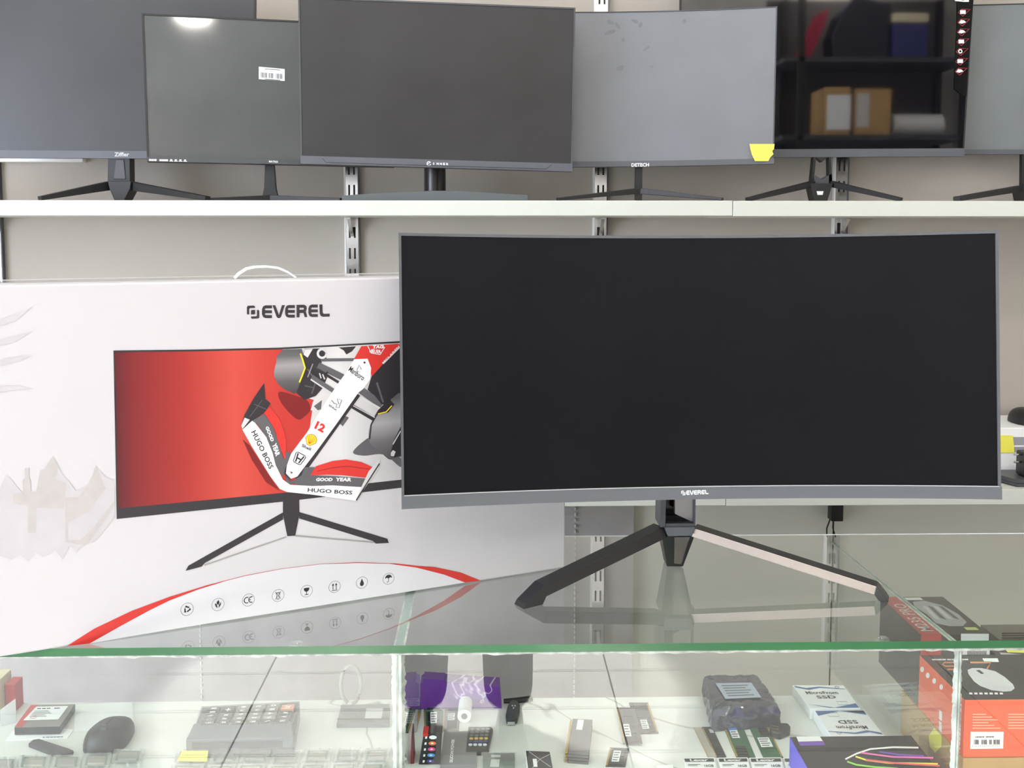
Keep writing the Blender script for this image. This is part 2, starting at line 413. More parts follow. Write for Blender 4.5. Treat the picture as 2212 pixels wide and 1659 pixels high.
# dark fabric hanging under the lower shelf
xr = P(1369, 1120, YW - .03).x
t = thing('felt_curtain', 'grey felt cloth with stitched seam hanging below the lower shelf', 'cloth', (0, YW - .03, 0.2))
b = MB(); rows = []
for j in range(9):
    z = 0.15 + (ZL0 - .057 - 0.15) * j / 8
    rows.append([(-1.45 + (xr + 1.45) * i / 60, YW - .030 + .004 * math.sin(i * .9 + j * .15), z) for i in range(61)])
b.grid(rows, M_cloth); rows2 = [[(p[0], p[1] + .004, p[2]) for p in r] for r in rows]; b.grid(rows2, M_cloth); b.build('cloth', t, 60)
b = MB()
for px in (432, 1241):
    x = P(px, 1300, YW - .03).x; z = 0.2
    while z < ZL0 - .07:
        b.box(x - .0012, x + .0012, YW - .0365, YW - .030, z, z + .008, M_paper); z += .014
b.build('stitching', t)
# socket and wires under the shelf
x = P(1796, 1100, YW).x
t = thing('cable_socket', 'small black cable socket with two loose wires below the lower shelf', 'socket', (x, YW, ZL0 - .1))
b = MB(); za = P(1796, 1123, YW - .03).z; b.box(x - .0145, x + .0145, YW - .045, YW - .0142, za, ZL0 - .003, M_black); b.build('socket_body', t, bevel=.002)
for px0, px1, py1 in ((1793, 1786, 1160), (1800, 1805, 1160)):
    b = MB(); a = P(px0, 1122, YW - .03); c = P(px1, py1, YW - .02)
    b.tube([a, (a + c) / 2 + V((-.004, 0, 0)), c], .0016, M_black, 6); b.build('wire', t, 40)
x0, x1 = P(-40, 345, 2.44).x, P(180, 345, 2.44).x; z1, z0 = P(90, 341, 2.44).z, P(90, 350, 2.44).z
b = MB(); b.box(x0, x1, 2.436, YW - .0006, z0, z1, M_white)
tag(b.build('cable_trunking', bevel=.002), 'thin white strip on the wall below the leftmost monitor', 'strip')
# ================================================================ monitors
def patch(tl, tr, bl, br, sag):
    n = (tr - tl).cross(tl - bl).normalized()
    if n.y > 0: n = -n
    def S(u, v, w=0.0):
        p = (tl * (1 - u) + tr * u) * v + (bl * (1 - u) + br * u) * (1 - v)
        return p + n * (w - sag * (1 - (2 * u - 1) ** 2))
    return S
def uvbox(m, S, u0, u1, v0, v1, w0, w1, mt, n=1, v0b=None):
    rows = []
    for i in range(n + 1):
        u = u0 + (u1 - u0) * i / n
        rows.append([S(u, v0, w0), S(u, v1, w0), S(u, v1, w1), S(u, v0, w1)])
    m.grid(rows, mt, True); m.face(rows[0], mt); m.face(rows[-1][::-1], mt)
def screen_mat(name, rgb, rough, spec=0.5, rvar=0.03, scale=5, var=0.1, ior=1.5):  # the paler base greys stand in for reflected room light
    return mat(name, rgb, rough, spec=spec, var=var, scale=scale, rvar=rvar, ior=ior)
def monitor(label, base, S, n, bez, chin, ms, mb, mc, depth=0.03, group=None, bev=0.002, name='computer_monitor', bulge=True):
    """bez: (left, right, top) and chin as fractions of the patch; parts of the display head"""
    t = thing(name, label, 'monitor', base, group)
    l, r, tp = bez
    b = MB(); uvbox(b, S, 0.0, 1.0, 0.0, 1.0, -.012, -.0006, mb, n)
    b.build('housing', t)
    if bulge:
        b = MB(); uvbox(b, S, .18, .82, .12, .8, -depth, -.012, M_black, max(2, n // 2)); b.build('back_cover', t, bevel=.004)
    b = MB(); uvbox(b, S, l, 1 - r, chin, 1 - tp, -.0006, .0004, ms, n); b.build('screen', t, 30)
    b = MB()
    uvbox(b, S, 0, l, chin, 1, -.0006, .002, mb); uvbox(b, S, 1 - r, 1, chin, 1, -.0006, .002, mb); uvbox(b, S, l, 1 - r, 1 - tp, 1, -.0006, .002, mb, n)
    b.build('bezel', t)
    b = MB(); uvbox(b, S, 0, 1, 0, chin, -.0006, .0045, mc, n); b.build('chin', t, 30)
    return t
def corners(tl, tr, bl, br, dtl, dtr, dbl, dbr):
    return P(*tl, dtl), P(*tr, dtr), P(*bl, dbl), P(*br, dbr)

# ---- big ultrawide on the counter
tl, tr, bl, br = corners((861, 503), (2155, 498), (868, 1099), (2161, 1078), 1.324, 1.356, 1.282, 1.314)
SM = patch(tl, tr, bl, br, 0.046)
sp = PZ(1458, 1224, ZG)
M_scrM = screen_mat('screen_black', (7, 7, 12), 0.40, spec=0.2, var=0.15)
M_bezM = mat('bezel_grey', (84, 86, 90), 0.4)
big = monitor('large curved ultrawide black monitor standing on the glass counter', (sp.x, sp.y, ZG), SM, 28, (.0042, .0042, .0105), .047, M_scrM, M_bezM, M_chin, depth=.05)
bmap = lambda x, y, off: SM(.4698 + (x - 138) / 1884 * .0467, .0162 + (1 - (y - 185) / 327) * .0185, .0047 + off)
b = MB(); everel(b, bmap, M_white); b.build('brand_lettering', big)
b = MB(); uvbox(b, SM, .0042, .9958, .0465, .0485, -.0006, .0052, mat('bright_trim', (225, 225, 228), .25, metal=.4), 28); b.build('trim_line', big)
# stand: channel post, hub, spine, two legs
def quadpts(pxs, Y): return [P(x, y, Y) for x, y in pxs]
YPO = sp.y - .045
b = MB()
for (xa, xb, xc, xd) in ((1428, 1439, 1426, 1437), (1500, 1503, 1499, 1502)):
    f = [P(xc, 1139, YPO), P(xd, 1139, YPO), P(xb, 1060, YPO), P(xa, 1060, YPO)]
    b.prism([f[0], f[1], f[2], f[3]], (0, .045, 0), M_chinb)
bk = [P(1428, 1139, YPO + .04), P(1502, 1139, YPO + .04), P(1502, 1040, YPO + .04), P(1428, 1040, YPO + .04)]
b.prism(bk, (0, .01, 0), M_blackg)
lp = [P(1438, 1139, YPO - .001), P(1501, 1139, YPO - .001), P(1501, 1131, YPO - .001), P(1438, 1131, YPO - .001)]
b.prism(lp, (0, .045, 0), M_chinb)
b.build('post', big)
b = MB(); b.prism([P(1458, 1110, YPO + .012), P(1499, 1129, YPO + .012), P(1499, 1060, YPO + .012), P(1458, 1060, YPO + .012)], (0, .01, 0), mat('post_cover', (150, 146, 144), .3, metal=.3)); b.build('cable_cover', big)
a = [P(1436, 1139, YPO - .003), P(1502, 1138, YPO - .003), P(1495, 1158, YPO - .003), P(1442, 1158, YPO - .003)]
b = MB(); b.prism(a, (0, .055, 0), M_dgrey); b.build('hub', big, bevel=.001)
zt = P(1465, 1157, YPO).z
b = MB()
f0 = [PZ(1441, 1224, ZG + .001), PZ(1476, 1224, ZG + .001)]
q = [f0[0], f0[1], f0[1] + V((0, .03, 0)), f0[0] + V((0, .03, 0))]
T0, T1 = P(1430, 1158, YPO + .004), P(1501, 1158, YPO + .004)
b.hexa(q + [T0, T1, T1 + V((0, .05, 0)), T0 + V((0, .05, 0))], M_leg); b.build('spine', big, bevel=.0015)
nSp = (f0[1] - f0[0]).cross(T0 - f0[0]).normalized(); nSp = nSp if nSp.y < 0 else -nSp; oSp = f0[0] + nSp * .0006
b = MB(); i0, i1, u1, u0 = [PP(x, y, oSp, nSp) for x, y in ((1456, 1217), (1472, 1219), (1490, 1160), (1457, 1160))]
b.poly([i0, i1, u1, u0], mat('spine_inset', (120, 112, 108), .18, metal=.5)); b.build('spine_inset', big)
M_leg_sheen = mat('leg_sheen', (168, 156, 150), 0.25, metal=0.75)  # bright reflection on the right leg, put into its face colour
def big_leg(hub_top, hub_bot, tip_px, tipz, front_mat, tipw):
    tip = PZ(tip_px[0], tip_px[1], ZG + .0005)
    A = (hub_top + hub_bot) / 2
    h = (hub_top - hub_bot).length
    B = V((tip.x, tip.y, ZG + .0105))
    d = (B - A).normalized(); sd = d.cross(V((0, 0, 1))).normalized()
    if sd.y > 0: sd = -sd                                  # towards the viewer
    u = sd.cross(d).normalized()
    if u.z < 0: u = -u
    bb = MB(); wd = .026
    A1 = A - sd * wd; Bk = B - d * tipw
    def ring(c, hh): return [c - u * hh / 2, c + u * hh / 2, c - sd * wd * .9 + u * hh / 2, c - sd * wd * .9 - u * hh / 2]
    r0, r1, r2 = ring(A, h), ring(Bk, h * .92), None
    bb.face(r0, M_leg); bb.face(r1[::-1], M_leg)
    for k in range(4): bb.face([r0[k], r1[k], r1[(k + 1) % 4], r0[(k + 1) % 4]], front_mat if k == 0 else M_leg)
    ob = bb.build('leg', big, bevel=.0008)
    bb = MB()
    Bt = V((tip.x, tip.y, ZG + .0004)); s2 = -sd * wd * .9
    low = Bk - u * h * .46; lowz = V((low.x, low.y, ZG + .0004))
    f = [low, V((Bk.x, Bk.y, 0)) * 1, ]
    prof = [r1[0], V((r1[0].x + d.x * .006, r1[0].y + d.y * .006, ZG + .0004)), Bt, Bt + V((0, 0, .006)) - V((d.x, d.y, 0)) * .004, r1[1]]
    bb.prism(prof, s2, M_leg); ft = bb.build('foot', ob, bevel=.0006)
    return ob
big_leg(P(1497, 1140, YPO + .004), P(1494, 1160, YPO + .004), (1919, 1301), 0, M_leg_sheen, .017)
big_leg(P(1434, 1138, YPO + .004), P(1440, 1163, YPO + .004), (1131, 1316), 0, M_leg, .036)

# ---- the row of monitors on the upper shelf
def vleg(t, hub, tip, h0, h1, w=.02, m=M_black, name='leg'):
    b = MB(); b.bar(hub, tip, w, h0, w * .8, h1, m); return b.build(name, t, bevel=.001)
def base_px(px, Y): p = P(px, 440, Y); return V((p.x, Y, ZU))
# leftmost
YA = 2.30
tl, tr, bl, br = corners((-46, -32), (552, -20), (-42, 341), (548, 344), YA, YA, YA, YA)
SA = patch(tl, tr, bl, br, .0)
bA = base_px(256, YA + .02)
tA = monitor('leftmost matte grey-black monitor with forked black stand, behind the barcode monitor', bA, SA, 2, (.006, .006, .01), .045,
             screen_mat('screen_grey', (52, 53, 56), 0.32, spec=.5), M_black, M_dgrey)
amap = lambda x, y, o: SA((x + 44) / 592, .013 + (336 - y) / 370, .0048 + o)
b = MB(); b.text('Ziffler', P(247, 338, YA - .005), P(279, 338, YA - .005), P(247, 329, YA - .005), mat('grey_lettering', (190, 190, 192), .5), bold=.03); b.build('brand_lettering', tA)
b = MB(); b.prism([P(232, 397, YA), P(282, 397, YA), P(281, 335, YA), P(233, 335, YA)], (0, .03, 0), M_black); b.build('post', tA, bevel=.002)
b = MB(); b.prism([P(245, 387, YA - .002), P(271, 387, YA - .002), P(267, 345, YA - .002), P(250, 345, YA - .002)], (0, .004, 0), M_chinb); b.build('post_panel', tA, bevel=.001)
g = [P(232, 391, YA - .012), P(284, 391, YA - .012), P(282, 408, YA - .012), P(267, 430, YA - .012), P(248, 430, YA - .012), P(236, 408, YA - .012)]
g[3].z = g[4].z = ZU + .0004
b = MB(); b.prism(g, (0, .05, 0), M_black); b.build('hub', tA, bevel=.002)
for tx, hx in ((86, 236), (449, 280)):
    tip = base_px(tx, YA - .11); tip.z = ZU + .005
    hubp = P(hx, 401, YA + .012)
    vleg(tA, hubp, tip, .02, .009)
# barcode monitor
tl, tr, bl, br = corners((306, 29), (851, 55), (318, 349), (852, 361), 2.215, 2.30, 2.185, 2.27)
SB = patch(tl, tr, bl, br, 0)
bB = base_px(585, 2.27)
tB = monitor('thin glossy monitor with white barcode sticker on its screen', bB, SB, 2, (.008, .008, .012), .03,
             screen_mat('screen_gloss', (80, 82, 81), 0.06, spec=.5, rvar=.02), M_black, M_chinb)
SBp = lambda px, py, o=0.001: PP(px, py, SB(.5, .5, o), (SB(1, 0) - SB(0, 0)).cross(SB(0, 1) - SB(0, 0)).normalized())
b = MB(); b.poly([SBp(559, 144), SBp(615, 149), SBp(615, 175), SBp(559, 171)], M_paper)
for i in range(22):
    if i in (7, 13, 14): continue
    x = 563 + i * 2.2; y = 156 + (x - 559) * .075
    b.poly([SBp(x, y, .0013), SBp(x + (1.5 if i % 3 else .8), y, .0013), SBp(x + (1.5 if i % 3 else .8), y + 11, .0013), SBp(x, y + 11, .0013)], M_grayink)
for y in (148, 170):
    b.poly([SBp(572, y, .0013), SBp(605, y + 2.4, .0013), SBp(605, y + 4, .0013), SBp(572, y + 1.6, .0013)], M_grayink)
b.build('barcode_sticker', tB)
b = MB(); b.text('MATRIX', SBp(581, 351, .005), SBp(601, 352, .005), SBp(581, 346.5, .005), M_white, bold=.02)
sbd = lambda x, y, o: SBp(x, y, .005)
dashes(b, sbd, 322, 347.6, 338, 347.9, 4.2, (3, -.6, 2, -.5, 1.5, -.5, 3), M_white); dashes(b, sbd, 344.5, 348, 363, 348.4, 4, (3, -.4, 3, -.3, 4, -.4, 3), M_white)
for x_ in (366, 376, 386, 396): dashes(b, sbd, x_, 348.6 + (x_ - 366) * .02, x_ + 8, 348.8 + (x_ - 366) * .02, 1.3, (1,), M_white); dashes(b, sbd, x_ + 1.5, 346.6 + (x_ - 366) * .02, x_ + 6, 346.7 + (x_ - 366) * .02, 2.6, (1,), M_white)
b.build('brand_lettering', tB)
pb = bB
b = MB()
for i in range(1): pass
prof = [(0.0, .33, .0105), (.03, .016, .0105)]
rows = []
zt = P(585, 340, 2.28).z
for z, w in ((ZU + .0005, .032), (ZU + .006, .026), (ZU + .014, .016), (ZU + .03, .0125), (zt, .0085)):
    rows.append([V((pb.x - w, 2.262, z)), V((pb.x + w, 2.262, z)), V((pb.x + w, 2.276, z)), V((pb.x - w, 2.276, z))])
b.grid(rows, M_black, True); b.face(rows[0][::-1], M_black); b.face(rows[-1], M_black); b.build('post', tB, 30)
for tx in (452, 738):
    tip = base_px(tx, 2.205); tip.z = ZU + .0035
    vleg(tB, V((pb.x, 2.268, ZU + .009)), tip, .012, .006, .018)
# middle
tl, tr, bl, br = corners((644, -7), (1243, 17), (650, 354), (1236, 371), 2.175, 2.185, 2.155, 2.17)
SCn = patch(tl, tr, bl, br, 0)
nC = (SCn(1, 0) - SCn(0, 0)).cross(SCn(0, 1) - SCn(0, 0)).normalized()
SCp = lambda px, py, o=0.0: PP(px, py, SCn(.5, .5, .0046 + o), nC)
bC = base_px(940, 2.27)
tC = monitor('smudged black monitor with grey chin on a wide grey bar foot', bC, SCn, 2, (.006, .006, .01), .048,
             screen_mat('screen_smudged', (40, 39, 40), 0.36, spec=.42, rvar=.05, scale=6, var=.22), M_chinb, M_dgrey)
b = MB(); cm = lambda x, y, o=0.0: SCp(x, y, .0004 + o)
stroke(b, arc(926.5, 353.3, 4.2, 20, 330, 14), 1.6, cm, M_white)
stroke(b, [(922, 355), (929, 351)], 1.4, cm, M_white)
for i, ch in enumerate('INNER'):
    x = 936 + i * 7.0; y = 356 + i * .2; b.text(ch, cm(x, y), cm(x + (2 if ch == 'I' else 4.6), y + .1), cm(x, y - 5), M_white, bold=.04)
b.build('brand_lettering', tC)
b = MB()
stroke(b, [(696, 342), (705, 351), (1180, 365), (1191, 356)], .9, cm, M_slot, .0001)
b.build('chin_groove', tC)
b = MB(); ps = []
for i in range(16):
    a = math.pi * 2 * i / 16; ps.append((bC.x + .024 * math.cos(a), 2.265 + .024 * math.sin(a)))
z0, z1 = P(940, 416, 2.22).z, P(940, 350, 2.26).z
b.prism([(x, y, ZU + .012) for x, y in ps], (0, 0, z1 - ZU - .012), mat('post_brown_black', (30, 24, 24), .28)); b.build('post', tC, 40)
yf = 2.185
fp = [P(738, 432, yf), P(1141, 433, yf), P(1140, 421, yf), P(1100, 419, yf), P(990, 412, yf), P(935, 412, yf), P(860, 415, yf), P(770, 420, yf), P(739, 423, yf)]
for q in fp[:2]: q.z = ZU + .0005
b = MB(); b.prism(fp, (0, .10, 0), mat('foot_grey', (86, 92, 94), .5)); b.build('base_foot', tC, bevel=.002)
# curved bluish one with the note
tl, tr, bl, br = corners((1076, 24), (1679, 14), (1078, 361), (1671, 354), 2.28, 2.225, 2.265, 2.205)
SD = patch(tl, tr, bl, br, .022)
bD = base_px(1380, 2.275)
tD = monitor('curved pale blue-grey screen monitor with yellow note in its lower corner', bD, SD, 16, (.004, .004, .006), .035,
             screen_mat('screen_glare', (104, 107, 114), 0.30, spec=.9, rvar=.03, scale=9, var=.06), M_chinb, M_dgrey)  # blue-grey base carries the bright reflection on this screen
tmD = lambda x, y, o=0.0: P(x, y, SD(.5, 0, .006).y + o)
Yd = SD(.5, 0.01, .0055).y
nDm = (SD(.52, 0) - SD(.48, 0)).cross(V((0, 0, 1))).normalized(); oDm = SD(.5, .018, .0052); dl = lambda x, y: PP(x, y, oDm, nDm)
b = MB(); b.text('DETECH', dl(1364, 360.5), dl(1402, 360), dl(1364, 352.5), M_white, bold=.03); b.build('brand_lettering', tD)
b = MB(); b.prism([P(1372, 431, 2.262), P(1387, 431, 2.262), P(1388, 356, 2.262), P(1373, 356, 2.262)], (0, .012, 0), M_black); po = b.build('post', tD)
for p in po.data.vertices:
    if p.co.z < .02: p.co.z = .0004
for tx in (1205, 1561):
    tip = base_px(tx, 2.185); tip.z = ZU + .004
    vleg(tD, P(1380 + (6 if tx > 1380 else -6), 413, 2.268), tip, .013, .006, .02)
nD = (SD(1, 0) - SD(.6, 0)).cross(V((0, 0, 1))).normalized()
if nD.y > 0: nD = -nD
oD = SD(.99, .08, .0075)
b = MB()
b.prism([PP(x, y, oD, nD) for x, y in ((1619, 311), (1673, 311), (1672, 322), (1668, 326), (1671, 333), (1664, 340), (1660, 348), (1631, 348), (1624, 334), (1621, 322))], -nD * .0006, M_yellow)
tag(b.build('sticky_note'), 'torn yellow paper note stuck on the pale curved monitor', 'note')
M_smud = mat('finger_smudge', (93, 96, 103), .34, spec=.8, var=.1, scale=60)
for (x, y, rx, ry, an) in ((1318, 48, 9, 5, 30), (1334, 56, 8, 4, 50), (1318, 70, 15, 5, -18), (1372, 46, 9, 4, 20), (1383, 54, 5, 7, 20), (1478, 46, 6, 5, -40), (1346, 86, 4, 5, 0), (1340, 147, 9, 6, -25), (1408, 144, 4, 3, 0), (1396, 105, 10, 3, -40)):
    u_ = (x - 1076) / 603
    nS = (SD(u_ + .02, .5) - SD(u_ - .02, .5)).cross(SD(u_, .6) - SD(u_, .4)).normalized(); oS = PP(x, y, SD(u_, .85, .0009), nS); b = MB(); c_, s_ = math.cos(math.radians(an)), math.sin(math.radians(an))
    b.poly([PP(x + a_ * c_ - d_ * s_, y + a_ * s_ + d_ * c_, SD(u_, .85, .0009), nS) for a_, d_ in [(rx * math.cos(k * .5236) * (.8 + .3 * random.random()), ry * math.sin(k * .5236) * (.8 + .3 * random.random())) for k in range(12)]], M_smud); b.build('finger_smudge', tD)
# right glossy monitor with the icon strip
YE = 2.335
tl, tr, bl, br = corners((1470, -80), (2107, -82), (1466, 341), (2081, 338), YE, YE, YE, YE)
SE = patch(tl, tr, bl, br, 0)
bE = base_px(1775, YE + .01)
tE = monitor('glossy monitor mirroring shelves, with a black icon strip on its right edge', bE, SE, 2, (.004, .004, .008), .042,
             screen_mat('screen_mirror', (10, 10, 14), 0.03, spec=.5, rvar=.01, ior=2.4), M_black, M_dgrey)
b = MB(); ep = lambda x, y, o=0.0: P(x, y, YE - .0035 - o)
b.prism([ep(x, y) for x, y in ((2069, -30), (2106, -30), (2103, 0), (2098, 60), (2091, 150), (2088, 208), (2082, 208), (2062, 192), (2063, 150), (2068, 60))], (0, .0012, 0), M_blackg)
M_pink = mat('icon_red', (196, 60, 66), .5)
for i in range(7):
    cx, cy = 2080 - i * 1.15, 26 + i * 21.2
    stroke(b, [(cx - 10, cy + 1), (cx - 3, cy - 6), (cx + 16, cy - 6), (cx, cy + 9)], 1.0, ep, M_pink, .0004, True)
    if i in (0, 3, 5): b.poly([ep(x, y, .0005) for x, y in ((cx - 6, cy - 4), (cx + 6, cy - 4), (cx + 6, cy + 4), (cx - 6, cy + 4))], M_white)
    elif i == 4: stroke(b, arc(cx - 1, cy, 3.6, 0, 350, 12), 2.4, ep, M_white, .0005)
    else: b.poly([ep(x, y, .0005) for x, y in ((cx - 8, cy + 2), (cx - 3, cy - 4), (cx + 4, cy - 3), (cx + 8, cy + 1), (cx - 1, cy + 4))], M_white)
b.poly([ep(x, y, .0005) for x, y in ((2062, 0), (2093, 0), (2093, 4), (2064, 4))], M_white)
b.poly([ep(x, y, .0005) for x, y in ((2062, -26), (2095, -26), (2093, 4), (2064, 4))], M_white)
b.build('icon_strip', tE)
z0 = ZU + .0004
b = MB()
Yp = YE - .004
for pl in (((1752, 396), (1758, 396), (1763, 336), (1758, 336)), ((1791, 396), (1798, 396), (1795, 336), (1790, 336))): b.prism([P(x, y, Yp) for x, y in pl], (0, .02, 0), M_black)
b.prism([P(x, y, Yp) for x, y in ((1752, 396), (1798, 396), (1796, 376), (1775, 387), (1757, 376))], (0, .02, 0), M_chinb)
b.prism([P(x, y, Yp) for x, y in ((1759, 336), (1792, 336), (1776, 350))], (0, .02, 0), M_black)
b.build('post', tE)
b = MB()
hp = [P(x, y, Yp - .012) for x, y in ((1750, 396), (1799, 396), (1786, 431), (1760, 431))]
hp[2].z = hp[3].z = z0
b.prism(hp, (0, .04, 0), M_black); b.build('hub', tE)
b = MB(); b.prism([P(x, y, Yp - .0128) for x, y in ((1764, 413), (1779, 413), (1777, 421), (1766, 421))], (0, .0006, 0), M_paper); b.build('hub_badge', tE)
for tx in (1615, 1946):
    tip = base_px(tx, 2.20); tip.z = ZU + .004
    vleg(tE, P(1756 if tx < 1700 else 1795, 397, YE + .005), tip, .014, .008, .018)
# far right curved
tl, tr, bl, br = corners((1985, 12), (2560, -5), (1984, 333), (2555, 332), 2.385, 2.34, 2.385, 2.34)
SF = patch(tl, tr, bl, br, .012)
bF = base_px(2230, 2.40)
tF = monitor('grey curved monitor cut off by the right edge of the picture', bF, SF, 14, (.004, .004, .006), .032,
             screen_mat('screen_pale', (112, 117, 118), 0.24, spec=.8, rvar=.03, scale=6, var=.05), M_black, M_dgrey, depth=.022)
b = MB(); b.prism([P(x, y, 2.376) for x, y in ((2207, 404), (2236, 404), (2238, 328), (2208, 328))], (0, .012, 0), M_black); b.build('post', tF)
hp = [P(x, y, 2.366) for x, y in ((2198, 403), (2248, 403), (2240, 431), (2206, 431))]; hp[2].z = hp[3].z = z0
b = MB(); b.prism(hp, (0, .03, 0), M_black); b.build('hub', tF)
for tx in (2066, 2395):
    tip = base_px(tx, 2.19); tip.z = ZU + .005
    vleg(tF, P(2205 if tx < 2200 else 2244, 407, 2.38), tip, .014, .010, .02)
# dark panel hanging on the wall behind the curved monitor
x0, x1 = P(1497, 8, YW - .02).x, P(1665, 8, YW - .02).x; zp0, zp1 = P(1500, 70, YW - .02).z, P(1500, -120, YW - .02).z
t = thing('wall_panel', 'dark navy panel with blue edge on the wall behind the pale curved monitor', 'panel', ((x0 + x1) / 2, YW, zp0))
b = MB(); b.box(x0, x1, YW - .02, YW - .0005, zp0, zp1, mat('navy_box', (18, 20, 28), .4)); b.build('panel_body', t)
b = MB(); b.box(x0 - .004, x0 + .003, YW - .0206, YW - .0005, zp0, zp1, mat('blue_edge', (40, 120, 160), .4)); b.build('blue_edge', t)
b = MB(); b.poly([P(1512, 3, YW - .0204), P(1550, 3, YW - .0204), P(1550, 0, YW - .0204), P(1512, 0, YW - .0204)], M_grayink); b.build('print_line', t)

# ================================================================ the printed carton
Rb = PZ(1221, 1226, ZG + .0008); Lb = PZ(150, 1396, ZG + .0008)
cu = (Lb - Rb); cu.z = 0; cu.normalize()
cn = V((cu.y, -cu.x, 0)); cn = cn if cn.y < 0 else -cn          # towards the viewer
CWID, CHT, CDEP = 0.845, P(860, 602, 1.406).z - ZG, 0.15
def cplane(px, py, off=0.0): return PP(px, py, Rb, cn) + cn * off
CHT = cplane(600, 604).z - ZG - .0008
ctn = thing('monitor_carton', 'large white monitor carton printed with a red racing picture, on the glass counter', 'box', tuple(Rb + cu * CWID / 2 - cn * CDEP / 2))
A0, A1 = Rb, Rb + cu * CWID; bk = -cn * CDEP; up = V((0, 0, CHT))
b = MB()
b.hexa([A1, A0, A0 + bk, A1 + bk, A1 + up, A0 + up, A0 + bk + up, A1 + bk + up], M_carton); b.build('carton_body', ctn, bevel=.0025)
b = MB()                                               # tape over the top seam
mid = -cn * CDEP * .5
b.hexa([A1 + mid + cn * .028 + up, A0 + mid + cn * .028 + up, A0 + mid - cn * .028 + up, A1 + mid - cn * .028 + up] +
       [q + up + V((0, 0, .0008)) for q in (A1 + mid + cn * .028, A0 + mid + cn * .028, A0 + mid - cn * .028, A1 + mid - cn * .028)], M_clear)
b.build('packing_tape', ctn)
b = MB(); hp = [(505, 606), (515, 594), (532, 583), (550, 579), (575, 578), (600, 581), (620, 590), (638, 603)]
pts = [PP(x, y, A0 - cn * .05, cn) for x, y in hp]; pts[0].z = pts[-1].z = ZG + CHT - .001
rows = [[p - cn * .006, p + cn * .006, p + cn * .006 + V((0, 0, .003)), p - cn * .006 + V((0, 0, .003))] for p in pts]
b.grid(rows, M_white, True); b.build('handle', ctn, 40)
LAY = 0.00012
def cm(x, y, o=0.0): return cplane(x, y, .0003 + o)
def cpoly(m, pts, mt, lay): m.poly([cm(x, y, lay * LAY) for x, y in pts], mt)
# logo
b = MB(); everel(b, lambda x, y, o: cm(520 + x / 10.533, 640 + y / 10.533, o), M_ink, LAY); b.build('brand_lettering', ctn)
# faint ruin sketch
M_faint1 = mat('faint_sketch', (181, 176, 175), .4, var=.05, scale=70); M_faint2 = mat('faint_sketch_pale', (188, 185, 188), .4, var=.03, scale=60)
f3 = lambda pts: [(x / 5.183, 900 + y / 5.183) for x, y in pts]
b = MB()
cpoly(b, f3([(0, 800), (60, 660), (120, 690), (200, 800), (255, 850), (255, 700), (280, 690), (280, 575), (325, 575), (325, 690), (345, 710), (345, 830), (405, 835), (440, 680), (445, 600), (490, 580), (540, 500), (590, 440), (640, 520), (690, 640), (760, 710), (850, 830), (980, 760), (1040, 640), (1070, 545), (1130, 620), (1200, 690), (1280, 700), (1285, 1120), (1120, 1330), (1050, 1400), (930, 1420), (860, 1520), (780, 1440), (700, 1600), (620, 1500), (480, 1570), (400, 1520), (320, 1620), (220, 1540), (120, 1600), (0, 1560)]), M_faint2, 1); b.build('faint_sketch', ctn); b = MB()
cpoly(b, f3([(145, 870), (255, 840), (255, 710), (280, 690), (280, 580), (325, 580), (325, 690), (340, 710), (345, 850), (405, 840), (450, 610), (500, 590), (590, 445), (650, 560), (630, 700), (740, 740), (720, 1030), (410, 1020), (405, 1300), (310, 1300), (310, 1000), (145, 970)]), M_faint1, 2); b.build('faint_sketch', ctn); b = MB()
cpoly(b, f3([(980, 760), (1045, 640), (1070, 550), (1120, 650), (1180, 800), (1000, 1050), (760, 1190), (760, 1380), (900, 1380), (1060, 1220), (1280, 940), (1280, 1000), (1000, 1400), (940, 1440), (730, 1400), (730, 900), (880, 900)]), M_faint1, 2); b.build('faint_sketch', ctn)
for yy in (0, 18, 36, 60):
    b = MB(); cpoly(b, [(0, 690 + yy * 2.4), (40, 676 + yy * 2.6), (72, 660 + yy * 3), (36, 692 + yy * 2.5), (0, 704 + yy * 2.4)], M_faint2, 1); b.build('faint_sketch', ctn)
# printed monitor
xw0, xw1 = cm(250, 900).x, cm(620, 900).x
M_redart = ramp_mat('red_backdrop', 0, xw0, xw1, [(0, (84, 22, 30)), (.1, (120, 30, 34)), (.4, (160, 44, 40)), (.68, (194, 72, 60)), (1, (184, 50, 44))])
M_artgrey = ramp_mat('grey_backdrop', 0, cm(600, 900).x, cm(860, 900).x, [(0, (190, 186, 186)), (.5, (214, 212, 212)), (1, (186, 182, 184))])
b = MB()
cpoly(b, [(245, 757), (420, 755), (600, 751), (700, 746), (862, 737), (990, 727), (990, 1040), (862, 1054), (625, 1082), (252, 1121)], M_ink, 1)
b.build('printed_monitor_frame', ctn)
b = MB(); cpoly(b, [(248, 761), (420, 759), (600, 755), (700, 750), (862, 741), (986, 731), (986, 1022), (862, 1036), (625, 1063), (255, 1098)], M_redart, 2); b.build('printed_red_screen', ctn)
